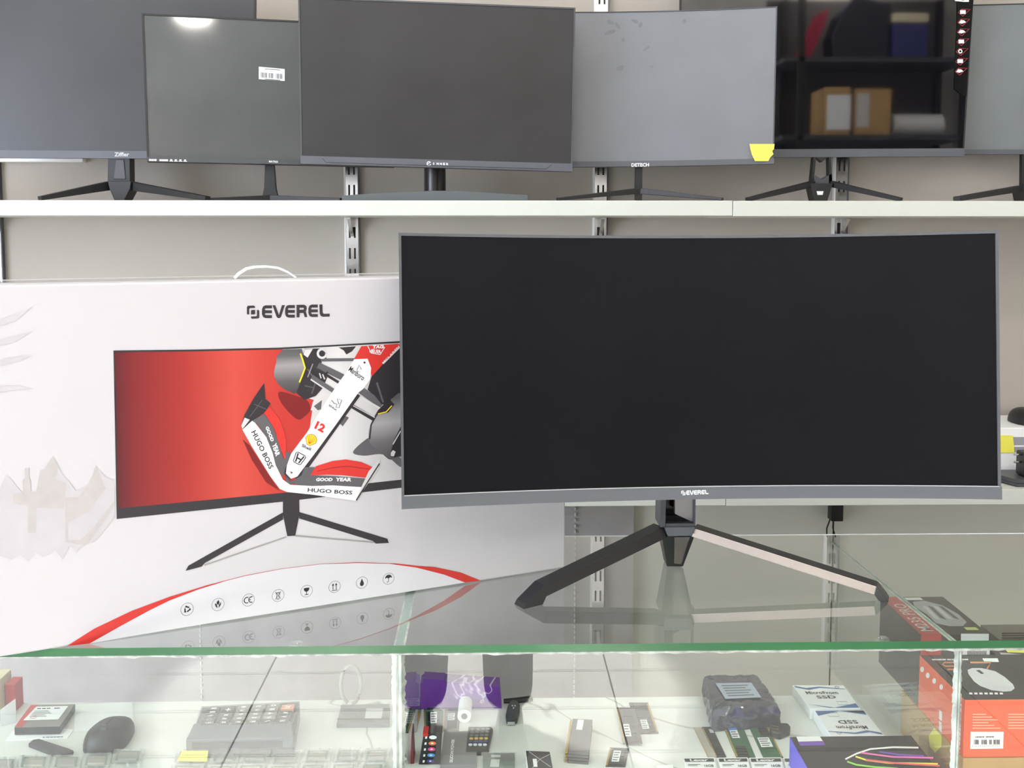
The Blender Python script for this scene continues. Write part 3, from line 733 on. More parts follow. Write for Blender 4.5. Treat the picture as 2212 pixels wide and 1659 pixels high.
# racing car picture
c6 = lambda pts: [(450 + x / 4.484, 730 + y / 4.484) for x, y in pts]
M_tyre = mat('print_tyre', (104, 102, 104), .4); M_tyreh = mat('print_tyre_light', (150, 148, 150), .4); M_dk = mat('print_dark', (46, 42, 46), .4)
M_mid = mat('print_mid', (92, 90, 94), .4); M_cred = mat('print_red', (206, 52, 46), .4); M_sred = mat('print_shadow_red', (120, 26, 28), .4)
M_lt = mat('print_light', (206, 204, 204), .4); M_pyel = mat('print_yellow', (236, 214, 40), .4)
def smooth(pts, n=5):
    out = []; L = len(pts)
    for i in range(L):
        p0, p1, p2, p3 = pts[i - 1], pts[i], pts[(i + 1) % L], pts[(i + 2) % L]
        for k in range(n):
            t = k / n
            out.append(tuple(.5 * (2 * p1[j] + (p2[j] - p0[j]) * t + (2 * p0[j] - 5 * p1[j] + 4 * p2[j] - p3[j]) * t * t + (3 * p1[j] - p0[j] - 3 * p2[j] + p3[j]) * t ** 3) for j in (0, 1)))
    return out
zA, zB = cm(600, 850).z, cm(600, 750).z
M_tyreL = ramp_mat('print_tyre_shaded', 2, zA, zB, [(0, (70, 66, 68)), (.25, (92, 88, 90)), (.6, (150, 148, 148)), (.8, (96, 94, 96)), (1, (84, 82, 84))])
zA, zB = cm(840, 990).z, cm(840, 860).z
M_tyreR = ramp_mat('print_tyre_shaded_right', 2, zA, zB, [(0, (78, 74, 76)), (.3, (110, 106, 108)), (.6, (164, 162, 163)), (1, (92, 88, 90))])
b = MB()
def cp(pts, mt, lay): cpoly(b, c6(pts), mt, lay)
def cpS(pts, mt, lay): cpoly(b, c6(smooth(pts)), mt, lay)
def cs(pts, w, mt, lay): stroke(b, c6(pts), w / 4.484, cm, mt, lay * LAY)
cp([(720, 110), (1840, 48), (2300, 14), (2300, 1320), (1860, 1372), (1240, 1440), (860, 1400), (800, 1120), (980, 880), (1020, 600), (900, 560), (690, 440)], M_artgrey, 3)
cpS([(690, 520), (850, 560), (960, 610), (985, 700), (930, 760), (870, 790), (780, 720), (690, 600)], M_sred, 3.5)
cp([(330, 980), (400, 1040), (620, 1380), (690, 1480), (560, 1400), (420, 1180)], M_sred, 3.5)
cpS([(1400, 1100), (1560, 960), (1600, 1020), (1700, 1110), (1860, 1160), (1860, 1250), (1700, 1130), (1500, 1140)], M_mid, 3.4)
cp([(1270, 100), (1340, 90), (1450, 82), (1420, 200), (1340, 160)], M_lt, 4); cp([(1260, 92), (1430, 80), (1390, 130), (1335, 160), (1310, 120)], M_dk, 4.3)
# wheels
cp([(722, 112), (905, 105)] + smooth([(930, 190), (940, 280), (900, 400), (850, 530), (800, 525), (700, 470), (645, 390), (636, 330), (655, 240), (690, 160)])[:-5], M_tyreL, 5)
cp([(930, 105), (1080, 100), (1145, 150), (1140, 200), (1100, 230), (1060, 300), (1150, 380), (1110, 480), (1040, 560), (930, 600), (850, 530), (900, 400), (940, 280), (905, 200)], M_dk, 6)
cp([(930, 110), (1010, 105), (960, 190), (920, 160)], M_lt, 6.4)
b_ = c6(arc(1100, 150, 42, 0, 350, 14)); stroke(b, b_, 5, cm, M_lt, 6.4 * LAY)
cs([(960, 300), (1040, 420), (1000, 540)], 12, M_mid, 6.3); cs([(1010, 250), (960, 380)], 10, M_tyreh, 6.35); cs([(930, 460), (1010, 480)], 10, M_mid, 6.35); cs([(1075, 340), (1090, 390)], 12, M_lt, 6.7); cs([(1105, 350), (1125, 400)], 12, M_lt, 6.7)
cs([(890, 150), (915, 220), (935, 290), (905, 370), (880, 430)], 15, M_pyel, 6.6)
cp([(1850, 60), (2300, 20), (2300, 640), (1860, 570), (1700, 650), (1540, 500), (1580, 370)], M_dk, 4.5)
cp([(2300, 1150)] + smooth([(1800, 1150), (1650, 1090), (1560, 1010), (1560, 860), (1640, 700), (1760, 600), (1870, 570)])[:-5] + [(2300, 560)], M_tyreR, 5)
cp([(1760, 1120), (1800, 980), (1860, 860), (1950, 800), (1950, 1100), (1800, 1160)], M_dk, 6)
cs([(1785, 1030), (1860, 900)], 10, M_lt, 6.3); cp([(1765, 1110), (1785, 1085), (1812, 1100), (1795, 1145), (1765, 1140)], M_lt, 6.4)
cs([(1560, 980), (1575, 840), (1650, 700), (1760, 590)], 14, M_dk, 5.8)
# suspension
cs([(1090, 215), (1430, 212)], 34, M_mid, 6.2); cs([(1100, 232), (1420, 228)], 8, M_lt, 6.5)
cs([(1060, 265), (1310, 385)], 62, M_mid, 6.2); cs([(1050, 300), (1260, 430)], 26, M_dk, 6.4)
cs([(1000, 380), (1215, 520)], 50, M_mid, 6.2); cs([(990, 400), (1200, 540)], 14, M_lt, 6.4)
cs([(1060, 380), (1160, 330)], 20, M_dk, 6.6)
cs([(1470, 500), (1680, 650)], 70, M_mid, 6.2); cs([(1450, 560), (1660, 680)], 18, M_lt, 6.4); cs([(1390, 660), (1610, 790)], 40, M_dk, 6.3); cs([(1400, 655), (1610, 770)], 8, M_lt, 6.5)
cs([(1560, 470), (1690, 640)], 26, M_dk, 6.4); cs([(1630, 430), (1690, 620)], 18, M_mid, 6.5)
cp([(1610, 780), (1650, 690), (1760, 600), (1800, 640), (1740, 720), (1640, 740)], M_dk, 6.6); cs([(1640, 735), (1720, 715), (1775, 655)], 10, M_pyel, 6.9)
cp([(1240, 800), (1300, 745), (1360, 770), (1300, 855)], M_mid, 6.2)
cp([(1010, 620), (1100, 500), (1170, 540), (1080, 700), (990, 700)], M_lt, 5); cp([(1020, 660), (1100, 600), (1090, 690), (1060, 700)], M_mid, 5.3)
# bodywork
cp([(1478, 80), (1830, 56), (1860, 70), (1580, 372), (1540, 210), (1410, 202)], M_cred, 7)
cs([(1850, 90), (1690, 250)], 12, M_lt, 7.3)
cs([(1450, 545), (960, 1230), (860, 1370)], 46, M_dk, 6.9)
cp([(1410, 205), (1540, 200), (1575, 290), (1565, 400), (1500, 490), (1450, 530), (1240, 830), (1050, 1090), (920, 1260), (860, 1340), (800, 1362), (750, 1310), (760, 1230), (800, 1120), (950, 920), (1060, 740), (1200, 520), (1340, 320)], M_white, 7.5)
# front wing
cp([(720, 1180), (760, 1090), (810, 1130), (770, 1240), (740, 1330), (800, 1390), (900, 1330), (930, 1250), (1030, 1250), (990, 1335), (880, 1400), (760, 1420)], M_mid, 6.95)
cp([(418, 800), (540, 735), (620, 850), (670, 980), (720, 1160), (745, 1250), (720, 1350), (650, 1230), (620, 1110), (560, 960), (470, 830)], M_mid, 8)
cp([(540, 722), (590, 665), (690, 790), (730, 900), (752, 1000), (742, 1175), (700, 1080), (640, 880)], M_cred, 8)
cp([(830, 1418), (880, 1370), (1000, 1330), (1200, 1335), (1525, 1360), (1490, 1445), (1200, 1425), (1000, 1430)], M_mid, 8)
cp([(985, 1332), (1040, 1240), (1200, 1190), (1330, 1175), (1480, 1200), (1590, 1250), (1520, 1352), (1300, 1328), (1150, 1322)], M_cred, 8.2)
cs([(1050, 1290), (1200, 1255), (1340, 1240), (1560, 1270)], 5, M_sred, 8.5)
cp([(325, 880), (420, 800), (450, 820), (560, 960), (620, 1110), (650, 1230), (720, 1370), (790, 1420), (1000, 1432), (1200, 1427), (1480, 1442), (1425, 1575), (1000, 1515), (760, 1490), (690, 1460), (600, 1340), (420, 1050)], M_white, 8.6)
cp([(540, 435), (552, 590), (602, 632), (540, 722), (420, 802), (330, 887), (315, 850), (350, 740), (440, 580)], M_dk, 9)
cp([(350, 770), (400, 790), (330, 880), (316, 850)], M_lt, 9.3); cs([(440, 640), (560, 690)], 7, M_mid, 9.3); cs([(400, 760), (520, 600)], 6, M_mid, 9.3)
cp([(1665, 1160), (1640, 1270), (1425, 1577), (1480, 1440), (1550, 1290)], M_lt, 9); cs([(1655, 1215), (1530, 1410), (1430, 1570)], 12, M_dk, 9.3)
b.build('racing_car_print', ctn)
# writing on the car
b = MB()
def ct(s, bl_, br_, tl_, mt, lay=10, bold=.02):
    q = [cm(*c6([p])[0], lay * LAY) for p in (bl_, br_, tl_)]; m_ = MB(); m_.text(s, q[0], q[1], q[2], mt, bold=bold); m_.build('sponsor_lettering', ctn)
ct('HUGO BOSS', (412, 912), (588, 1272), (457, 889), M_ink); ct('HUGO BOSS', (958, 1488), (1390, 1516), (962, 1450), M_ink)
ct('GOOD', (548, 862), (605, 1005), (580, 850), M_white, bold=.05); ct('YEAR', (612, 1030), (652, 1148), (656, 1012), M_white, bold=.05)
ct('GOOD', (1038, 1386), (1198, 1386), (1044, 1352), M_white, bold=.05); ct('YEAR', (1226, 1386), (1382, 1388), (1232, 1350), M_white, bold=.05)
ct('12', (1022, 872), (1106, 918), (1056, 800), M_cred, bold=.05)
ct('Shell', (900, 1050), (986, 1092), (910, 1022), M_ink, bold=.02)
ct('Marlboro', (1350, 315), (1490, 415), (1380, 270), M_ink, bold=.01); stroke(b, c6([(1436, 310), (1458, 262), (1480, 305)]), 1.3, cm, M_ink, 10 * LAY)
stroke(b, c6([(1190, 600), (1215, 632), (1245, 640), (1232, 670), (1262, 675), (1290, 600), (1245, 590), (1262, 640)]), 1.4, cm, M_ink, 10 * LAY)
ct('SENNA', (1160, 655), (1236, 708), (1168, 638), M_ink)
stroke(b, c6([(1540, 75), (1575, 145), (1660, 160), (1705, 90), (1660, 66)]), 1.6, cm, M_white, 10 * LAY)
ct('TAG', (1585, 104), (1692, 100), (1592, 70), M_white, bold=.04); ct('HEUER', (1560, 140), (1672, 150), (1556, 106), M_white, bold=.03)
ct('MCLAREN', (1690, 250), (1850, 85), (1678, 238), M_white, lay=10.2)
b.build('car_emblem', ctn); b = MB()
b.poly([cm(*p, 10 * LAY) for p in c6(arc(1510, 237, 10, 0, 330, 11))], M_ink)
b.poly([cm(*p, 10 * LAY) for p in c6([(780, 1290), (818, 1298), (795, 1318), (800, 1302)])], M_ink)
b.build('car_emblem', ctn); b = MB()
cx, cy, a = 993, 985, math.radians(28)
def rot(x, y): return (cx + x * math.cos(a) - y * math.sin(a), cy + x * math.sin(a) + y * math.cos(a))
fan = [rot(52 * math.sin(math.radians(t)), -50 * math.cos(math.radians(t))) for t in range(-105, 106, 15)]
fan = fan + [rot(24, 40), rot(20, 52), rot(-20, 52), rot(-24, 40)]
fo = [rot((p - 0) * 1, 0) for p in ()]
b.poly([cm(*p, 9.8 * LAY) for p in c6([(cx + (x - cx) * 1.1, cy + (y - cy) * 1.1) for x, y in fan])], M_cred); b.poly([cm(*p, 10 * LAY) for p in c6(fan)], M_pyel)
for t in range(-70, 71, 28): stroke(b, c6([rot(4 * t / 70, 40), rot(44 * math.sin(math.radians(t)), -42 * math.cos(math.radians(t)))]), .8, cm, M_cred, 10.3 * LAY)
b.build('car_emblem', ctn); b = MB()
cx, cy = 877, 1166
stroke(b, c6([rot(x, y) for x, y in ((-38, -50), (38, -50), (52, -38), (40, 44), (28, 52), (-28, 52), (-40, 44), (-52, -38))]), 1.6, cm, M_ink, 10 * LAY, True)
stroke(b, c6([rot(-32, -40), rot(-16, 42)]), 3, cm, M_ink, 10 * LAY); stroke(b, c6([rot(32, -40), rot(16, 42)]), 3, cm, M_ink, 10 * LAY); stroke(b, c6([rot(-20, 2), rot(20, 2)]), 3, cm, M_ink, 10 * LAY)
b.build('car_emblem', ctn)
# printed stand
c7 = lambda pts: [(x / 2.458, 1000 + y / 2.458) for x, y in pts]
b = MB()
M_shadowink = mat('print_soft_grey', (150, 148, 146), .4)
stroke(b, c7([(1520, 392), (1085, 542)]), 3.2, cm, M_shadowink, 1 * LAY); stroke(b, c7([(1568, 386), (1990, 421)]), 3.2, cm, M_shadowink, 1 * LAY)
cpoly(b, c7([(1502, 160), (1587, 150), (1590, 272), (1567, 386), (1525, 388), (1502, 278)]), M_ink, 2)
cpoly(b, c7([(1502, 262), (1502, 300), (1088, 530), (1070, 550), (985, 572), (1000, 545)]), M_ink, 2)
cpoly(b, c7([(1588, 260), (2056, 402), (2064, 424), (1995, 428), (1980, 414), (1588, 294)]), M_ink, 2)
b.build('printed_stand', ctn)
# red crescent and white field under it
OUT = [(145, 1395), (203, 1358), (285, 1319), (366, 1289), (447, 1264), (529, 1243), (610, 1228), (692, 1218), (773, 1214.5), (855, 1217), (900, 1222), (938, 1224.5), (995, 1236.5), (1038, 1254)]
INN = [(193, 1390), (264, 1350), (325, 1317), (366, 1297), (427, 1273.5), (488, 1254.5), (529, 1244), (610, 1228.6), (692, 1218.6), (773, 1216), (840, 1217.5), (900, 1226), (959, 1241), (1004, 1258)]
b = MB(); top = [cm(x, y, LAY) for x, y in INN]
cpoly(b, [(x, y) for x, y in INN] + [(860, 1281), (500, 1338), (300, 1371)], mat('carton_bright', (212, 211, 215), .35), 1); b.build('white_field_print', ctn)
b = MB()
b.grid([[cm(x, y, 2 * LAY) for x, y in OUT], [cm(x, y, 2 * LAY) for x, y in INN]], M_red); b.build('red_crescent_print', ctn)
# handling symbols
IC = [(404, 1315.7), (470.7, 1305.5), (536.2, 1295.8), (600.5, 1286), (662, 1276.6), (722.5, 1267.3), (781.5, 1258.3), (839, 1249.8)]
IN = ['recycling', 'leaf', 'conformity', 'crossed bin', 'fragile glass', 'this side up', 'water drop', 'umbrella']
for i, (cx_, cy_) in enumerate(IC):
    b = MB(); r = 13.6 - i * .22
    def im(x, y, o=0.0): return cm(cx_ + x, cy_ + y - x * .15, LAY * 2 + o)
    def ip(pts): b.poly([im(x, y) for x, y in pts], M_ink)
    def ist(pts, w=1.3, closed=False): stroke(b, pts, w, im, M_ink, 0, closed)
    stroke(b, arc(0, 0, r, 0, 345, 23), .9, im, M_grayink, 0, True)
    if i == 0:
        for k in range(3):
            a0 = math.radians(120 * k - 90); R = lambda x, y: (x * math.cos(a0) - y * math.sin(a0), x * math.sin(a0) + y * math.cos(a0))
            ip([R(4, -5), R(8.5, -2.5), R(5.6, 2.2), R(4.2, 5.5), R(1.4, 3.6), R(4, -1)])
    elif i == 1:
        ip([(-7, -3), (-3, -2), (-1.5, 3), (-1, 8), (-5, 4)]); ip([(-3, -5), (1, -10), (3.5, -4), (1, 1), (-2, -1)]); ip([(7, -5), (6, 2), (2, 7), (1, 8), (2, 1)])
    elif i == 2:
        ist(arc(-3, 0, 6, 60, 300, 12), 2); ist(arc(7, 0, 6, 70, 290, 12), 2); ist([(1.5, 0), (6, 0)], 1.6)
    elif i == 3:
        ist([(-4, -5), (4, -5), (3, 6), (-3, 6)], 1.1, True); ist([(-5, -6), (5, -6)], 1); ist([(-6, -8), (6, 8)], 1); ist([(6, -8), (-6, 8)], 1); ist([(-3, 8), (3, 8)], 1)
    elif i == 4:
        ip([(-6, -7), (6, -7), (5.5, -2), (2.5, 1), (-2.5, 1), (-5.5, -2)]); ist([(0, 0), (0, 7)], 1.5); ist([(-4, 7.5), (4, 7.5)], 1.5)
    elif i == 5:
        for s in (-3.4, 3.4): ist([(s, -5), (s, 6)], 1.5); ip([(s - 2.6, -3), (s, -8), (s + 2.6, -3)])
        ist([(-6, 7.5), (6, 7.5)], 1.4)
    elif i == 6:
        ip([(0, -9), (2.5, -3), (4.4, 2), (3.4, 6), (0, 7.6), (-3.4, 6), (-4.4, 2), (-2.5, -3)])
    else:
        ip(arc(0, -1, 7.6, 180, 360, 10) + [(4, -2.4), (0, -.6), (-4, -2.4)]); ist([(0, -1), (0, 6), (-2, 7.6), (-3.6, 6)], 1.2)
    b.build('handling_symbol', ctn, label='round grey ' + IN[i] + ' symbol')

# ================================================================ the glass counter
XL, XR = -1.35, 1.45
cnt = thing('display_counter', 'glass display counter with green-edged top and marble board inside', 'counter', (0, (YF + YB) / 2, 0))
GT = .0095
b = MB()
b.hexa([(XL, YF, ZG - GT), (XR, YF, ZG - GT), (XR, YB, ZG - GT), (XL, YB, ZG - GT), (XL, YF, ZG), (XR, YF, ZG), (XR, YB, ZG), (XL, YB, ZG)], M_glass_under, mtop=M_glass_top)
b.m[2] = b.mi(M_green)
b.build('glass_top', cnt)
b = MB(); b.box(XL, XR, YB - .0002, YB + .0012, ZG - .0005, ZG + .0007, M_white); b.build('polished_rear_edge', cnt)
YG = YF + .004                                     # front pane
b = MB(); b.box(XL + .01, XR - .01, YG, YG + .006, ZS - .02, ZG - GT - .002, M_glass_v); b.build('front_glass', cnt)
b = MB(); random.seed(8); n = 300; rows = [[], [], [], []]
for i in range(n + 1):
    x = XL + .01 + (XR - XL - .02) * i / n; d = .0036 + .0022 * random.random() ** 2
    rows[0].append((x, YG - .001, ZG - GT)); rows[1].append((x, YG - .002 - d * .3, ZG - GT - .001)); rows[2].append((x, YG - .0006, ZG - GT - d)); rows[3].append((x, YG + .006, ZG - GT - d * .6))
b.grid(rows, M_sil); b.build('silicone_bead', cnt)
PXL = (PZ(859, 1394, ZG).x, PZ(882, 1281, ZG)); PXR0 = PZ(2084, 1388, ZG).x; PXR1 = PZ(1797, 1157, ZG).x
xl = -0.1; xl = PXL[0]
def pane(x0, x1, w, nm, wob):
    y0, y1 = YG + .007, YB - .006; z0, z1 = ZS + .0004, ZG - GT - .0006
    m = MB()
    m.hexa([(x0 - w, y0, z0), (x0 + w, y0, z0), (x1 + w, y1, z0), (x1 - w, y1, z0), (x0 - w, y0, z1), (x0 + w, y0, z1), (x1 + w, y1, z1), (x1 - w, y1, z1)], M_glass_v, mtop=M_edgew, mside=None)
    ob = m.build(nm, cnt)
    m = MB(); n = 70; r = [[], [], [], [], []]
    for i in range(n + 1):
        z = z0 + (z1 - z0) * i / n; d = wob * (.5 + random.random())
        r[0].append((x0 - w - d, y0 - .0008, z)); r[1].append((x0 - w * .5, y0 - .0052, z)); r[2].append((x0, y0 - .0035, z)); r[3].append((x0 + w * .6, y0 - .0052, z)); r[4].append((x0 + w + d * (.4 + random.random()), y0 - .0008, z))
    m.grid(r, M_sil); m.build('edge_silicone', ob)
    m = MB(); m.grid([[(x0 - w - .0012, y0, z1 + .0001), (x1 - w - .0005, y1, z1 + .0001)], [(x0 - w + .0016, y0, z1 + .0003), (x1 - w + .0012, y1, z1 + .0003)]], M_sil)
    m.grid([[(x0 + w + .0012, y0, z1 + .0001), (x1 + w + .0005, y1, z1 + .0001)], [(x0 + w - .0016, y0, z1 + .0003), (x1 + w - .0012, y1, z1 + .0003)]], M_sil)
    m.build('top_silicone', ob)
    return ob
M_edgew = mat('pane_edge', (150, 172, 166), .25, var=.2, scale=40)
pane(xl, PZ(882, 1281, ZG).x * 1.0, .0062, 'divider_pane', .002)
pane(PXR0, PXR1, .0032, 'divider_pane', .0022)
b = MB(); b.box(XL, XR, YF + .012, YM, ZS - .018, ZS, M_marble); b.build('marble_board', cnt)
b = MB(); b.box(XL + .02, XR - .02, YF + .03, YM - .02, 0.0, ZS - .0182, M_shelf); b.build('base_cabinet', cnt)
for xx in (XL + .005, XR - .011):
    b = MB(); b.box(xx, xx + .006, YG + .007, YB, ZS + .0004, ZG - GT - .0006, M_glass_v); b.build('end_pane', cnt)
M_sucker = glass('sucker_plastic', (.93, .95, .93), .14, haze=.05)
for px, py in ((25, 1432), (640, 1414), (1905, 1410)):       # clear round cushions under the top
    c = PP(px, py, V((0, YG + .03, 0)), V((0, 1, 0))); c.z = ZG - GT - .0002
    b = MB(); rows = []
    for r_, dz in ((.0085, 0), (.0085, -.003), (.006, -.005), (.003, -.0055)):
        rows.append([(c.x + r_ * math.cos(k * math.pi / 8), c.y + r_ * math.sin(k * math.pi / 8), c.z + dz) for k in range(16)])
    b.grid(rows, M_sucker, True); b.face(rows[-1], M_sucker); b.build('clear_cushion', cnt, 50)

# ================================================================ goods in the case
E4 = .0004
def Q(pts, h): return [PZ(x, y, ZS + h) for x, y in pts]
def crop(ox, oy, s): return lambda pts: [(ox + x / s, oy + y / s) for x, y in pts]
k3 = crop(0, 1400, 4.916); k4 = crop(380, 1400, 4.254); k5 = crop(820, 1400, 5.144); k6 = crop(1200, 1400, 4.254); k7 = crop(1650, 1400, 3.936)
def slab(m, px, h0, h1, mt, mtop=None):
    t_ = Q(px, h1); bt = [V((p.x, p.y, ZS + h0)) for p in t_]
    if (t_[1] - t_[0]).cross(t_[2] - t_[1]).z < 0: t_ = t_[::-1]; bt = bt[::-1]
    m.prism(bt, (0, 0, h1 - h0), mt, mtop)
def center(px, h=0): q = Q(px, h); c = sum(q, V((0, 0, 0))) / len(q); return (c.x, c.y, ZS)
def lerpq(q, u, v):            # q: tl, tr, br, bl in pixels
    return ((q[0][0] * (1 - u) + q[1][0] * u) * (1 - v) + (q[3][0] * (1 - u) + q[2][0] * u) * v, (q[0][1] * (1 - u) + q[1][1] * u) * (1 - v) + (q[3][1] * (1 - u) + q[2][1] * u) * v)
def sub(q, u0, u1, v0, v1): return [lerpq(q, u0, v0), lerpq(q, u1, v0), lerpq(q, u1, v1), lerpq(q, u0, v1)]
def decal(m, px, h, mt): m.poly(Q(px, h), mt)
def tq(m, s, q, h, mt, bold=.02, flip=False):
    c = Q(q, h); c = [c[2], c[3], c[0], c[1]] if flip else c
    m.text(s, c[3], c[2], c[0], mt, bold=bold)

# --- left bay
px = k3([(330, 600), (800, 592), (635, 832), (150, 842)])
t = thing('hard_drive', 'silver laptop hard drive with white label lying on a card', 'hard drive', center(px))
b = MB(); slab(b, px, .0016, .013, M_chip, M_alu); b.build('drive_body', t, bevel=.001)
b = MB(); q = k3([(385, 622), (725, 614), (618, 757), (245, 768)]); decal(b, q, .0134, M_paper)
dashes(b, lambda x, y, o: PZ(x, y, ZS + .0136), *lerpq(q, .1, .18), *lerpq(q, .8, .18), 2.0, (2, -.6, 2, -.5, 2, -2, 3), M_ink)
for i in range(5): decal(b, sub(q, .08, .5 + .08 * (i % 3), .3 + .1 * i, .34 + .1 * i), .0136, M_grayink)
stroke(b, [lerpq(q, .22 + .09 * math.cos(a), .78 + .1 * math.sin(a)) for a in [k * .5 for k in range(13)]], .8, lambda x, y, o: PZ(x, y, ZS + .0137), M_red)
b.build('drive_label', t)
b = MB(); decal(b, sub(k3([(330, 600), (800, 592), (635, 832), (150, 842)]), .0, .17, .02, .98), .0133, mat('rust_red', (190, 60, 56), .4)); b.build('red_side_print', t)
b = MB(); q = k3([(150, 842), (635, 832), (632, 895), (150, 912)])
slab(b, k3([(190, 850), (610, 842), (600, 860), (180, 870)]), .0018, .0062, M_slot); b.build('connector', t)
px = k3([(800, 596), (1405, 574), (1420, 820), (785, 892)])
b = MB(); slab(b, px, .0001, .0006, M_paper); tag(b.build('paper_sheet'), 'blank white paper sheet behind the black mouse', 'paper')
px = k3([(62, 978), (715, 955), (785, 865), (640, 850), (130, 880)])
b = MB(); slab(b, px, .0001, .0009, M_paper); o = b.build('business_card'); tag(o, 'white printed card lying under the silver hard drive', 'card')
b = MB(); dashes(b, lambda x, y, o: PZ(x, y, ZS + .0011), 92, 1593.4, 136, 1592.2, 1.6, (2, -1, 3, -.4, 3, -.4, 2, -.4, 3, -.5, 2), M_ink); o2 = b.build('card_lettering', o)
px = k3([(300, 1010), (350, 970), (415, 960), (745, 1068), (782, 1098), (630, 1136)])
t = thing('adapter_stick', 'flat black adapter stick in front of the hard drive', 'adapter', center(px))
b = MB(); slab(b, px, .0003, .006, M_pcbd); b.build('adapter_body', t, bevel=.001)
b = MB(); slab(b, k3([(640, 1112), (770, 1078), (784, 1098), (650, 1134)]), .006, .0085, M_blackg); b.build('plug', t, bevel=.0005)
# mouse
def mouse_shape(c, wx, wy, h, m_, root):
    n, rr = 20, 9; b = MB(); rows = []
    for j in range(rr + 1):
        ph = j / rr * math.pi / 2; rad = math.cos(ph) ** .55; z = h * math.sin(ph) ** .8
        row = []
        for i in range(n):
            a = 2 * math.pi * i / n; ca, sa = math.cos(a), math.sin(a)
            sx = math.copysign(abs(ca) ** .75, ca); sy = math.copysign(abs(sa) ** .75, sa)
            row.append((c[0] + wx * rad * sx * (1 - .10 * sy), c[1] + wy * rad * sy, ZS + .0005 + z * (1 - .25 * sy * rad)))
        rows.append(row)
    b.grid(rows, m_, True); b.face(rows[0][::-1], m_); return b.build('shell', root, 50)
mc = PZ(239, 1598, ZS)
t = thing('computer_mouse', 'black wireless mouse in front of the white paper sheet', 'mouse', (mc.x, mc.y, ZS))
mouse_shape(mc, .0295, .046, .026, M_black, t)
b = MB(); b.tube([(mc.x - .0035, mc.y - .022, ZS + .0262), (mc.x + .0035, mc.y - .022, ZS + .0262)], .0062, M_chinb, 12); b.build('scroll_wheel', t, 40)
b = MB(); b.grid([[(mc.x - .0012 + k, mc.y + y_, ZS + z_) for y_, z_ in ((-.040, .0205), (-.030, .0262), (-.016, .0292), (0, .0279), (.012, .0262))] for k in (0, .0012)], M_slot); b.build('button_gap', t)
# cream block, white card, red box at the left edge
x0, x1 = P(-40, 1500, YM - .002).x, P(27, 1500, YM - .002).x
b = MB(); b.box(x0, x1, YM - .06, YM - .002, ZS + E4, P(10, 1481, YM - .06).z, M_cream); tag(b.build('wooden_block', bevel=.001), 'cream wooden block at the left end inside the case', 'block')
yc = YM - .07; x0 = P(5, 1560, yc).x; x1 = P(30, 1560, yc).x
b = MB(); b.prism([(x0, yc - .005, ZS + E4), (x1, yc + .007, ZS + E4), (x1, yc + .007, P(30, 1514, yc).z), (x0, yc - .005, P(5, 1530, yc).z)], (0, .0009, 0), M_paper); tag(b.build('standing_card'), 'white card propped against the cream block', 'card')
x0, x1 = P(31, 1480, YM).x, P(52, 1480, YM).x
b = MB(); b.box(x0, x1, YM - .03, YM - .003, ZS + E4, P(40, 1478, YM - .03).z, M_red); tag(b.build('red_box', bevel=.001), 'small red box behind the silver hard drive', 'box')
# calculator
top = [(436, 1527), (648, 1516), (631, 1562), (419, 1567)]
t = thing('calculator', 'grey desk calculator lying with its display towards the glass', 'calculator', center(top))
hb = .030; hd = .028
kt = Q(top, hb); nb = Q([(634, 1593), (401, 1597)], hd)
b = MB()
mcb = mat('calc_body', (74, 75, 80), .4); mcl = mat('calc_rim', (150, 150, 150), .35, metal=.3)
bot = [V((p.x, p.y, ZS + .0015)) for p in (nb[1], nb[0], kt[1], kt[0])]
b.hexa(bot + [V((nb[1].x, nb[1].y, ZS + hd - .014)), V((nb[0].x, nb[0].y, ZS + hd - .014)), kt[1], kt[0]], mcb); b.build('lower_case', t, bevel=.002)
b = MB()
m0, m1 = kt[3], kt[2]
b.hexa([V((nb[1].x, nb[1].y, ZS + .012)), V((nb[0].x, nb[0].y, ZS + .012)), V((m1.x, m1.y, ZS + .012)), V((m0.x, m0.y, ZS + .012)), nb[1], nb[0], V((m1.x, m1.y, ZS + hb + .0035)), V((m0.x, m0.y, ZS + hb + .0035))], mat('calc_hood', (96, 98, 106), .35)); b.build('display_hood', t, bevel=.002)
b = MB(); f0, f1 = nb[1] + V((.0, -.0012, 0)), nb[0] + V((0, -.0012, 0))
sh = lambda p, dz: V((p.x, p.y, p.z + dz))
b.poly([sh(f0 * .94 + f1 * .06, -.004), sh(f0 * .1 + f1 * .9, -.004), sh(f0 * .1 + f1 * .9, -.013), sh(f0 * .94 + f1 * .06, -.013)], mat('calc_window', (60, 62, 70), .15)); b.build('display_window', t)
b = MB(); stroke(b, top, 2.2, lambda x, y, o: PZ(x, y, ZS + hb + .0004), mcl, 0, True); b.build('key_rim', t)
KEYS = [['M+', 'GT', '÷', '-', '='], ['M-', '%', 'x', '+'], ['MRC', '9', '6', '3', '.'], ['MU', '8', '5', '2', '00'], ['√', '7', '4', '1', '0'], ['OFF', '>', '%', 'AC']]
mk = [mat('key_dark', (58, 54, 60), .45), mat('key_olive', (128, 126, 120), .45), mat('key_orange', (226, 150, 116), .45)]
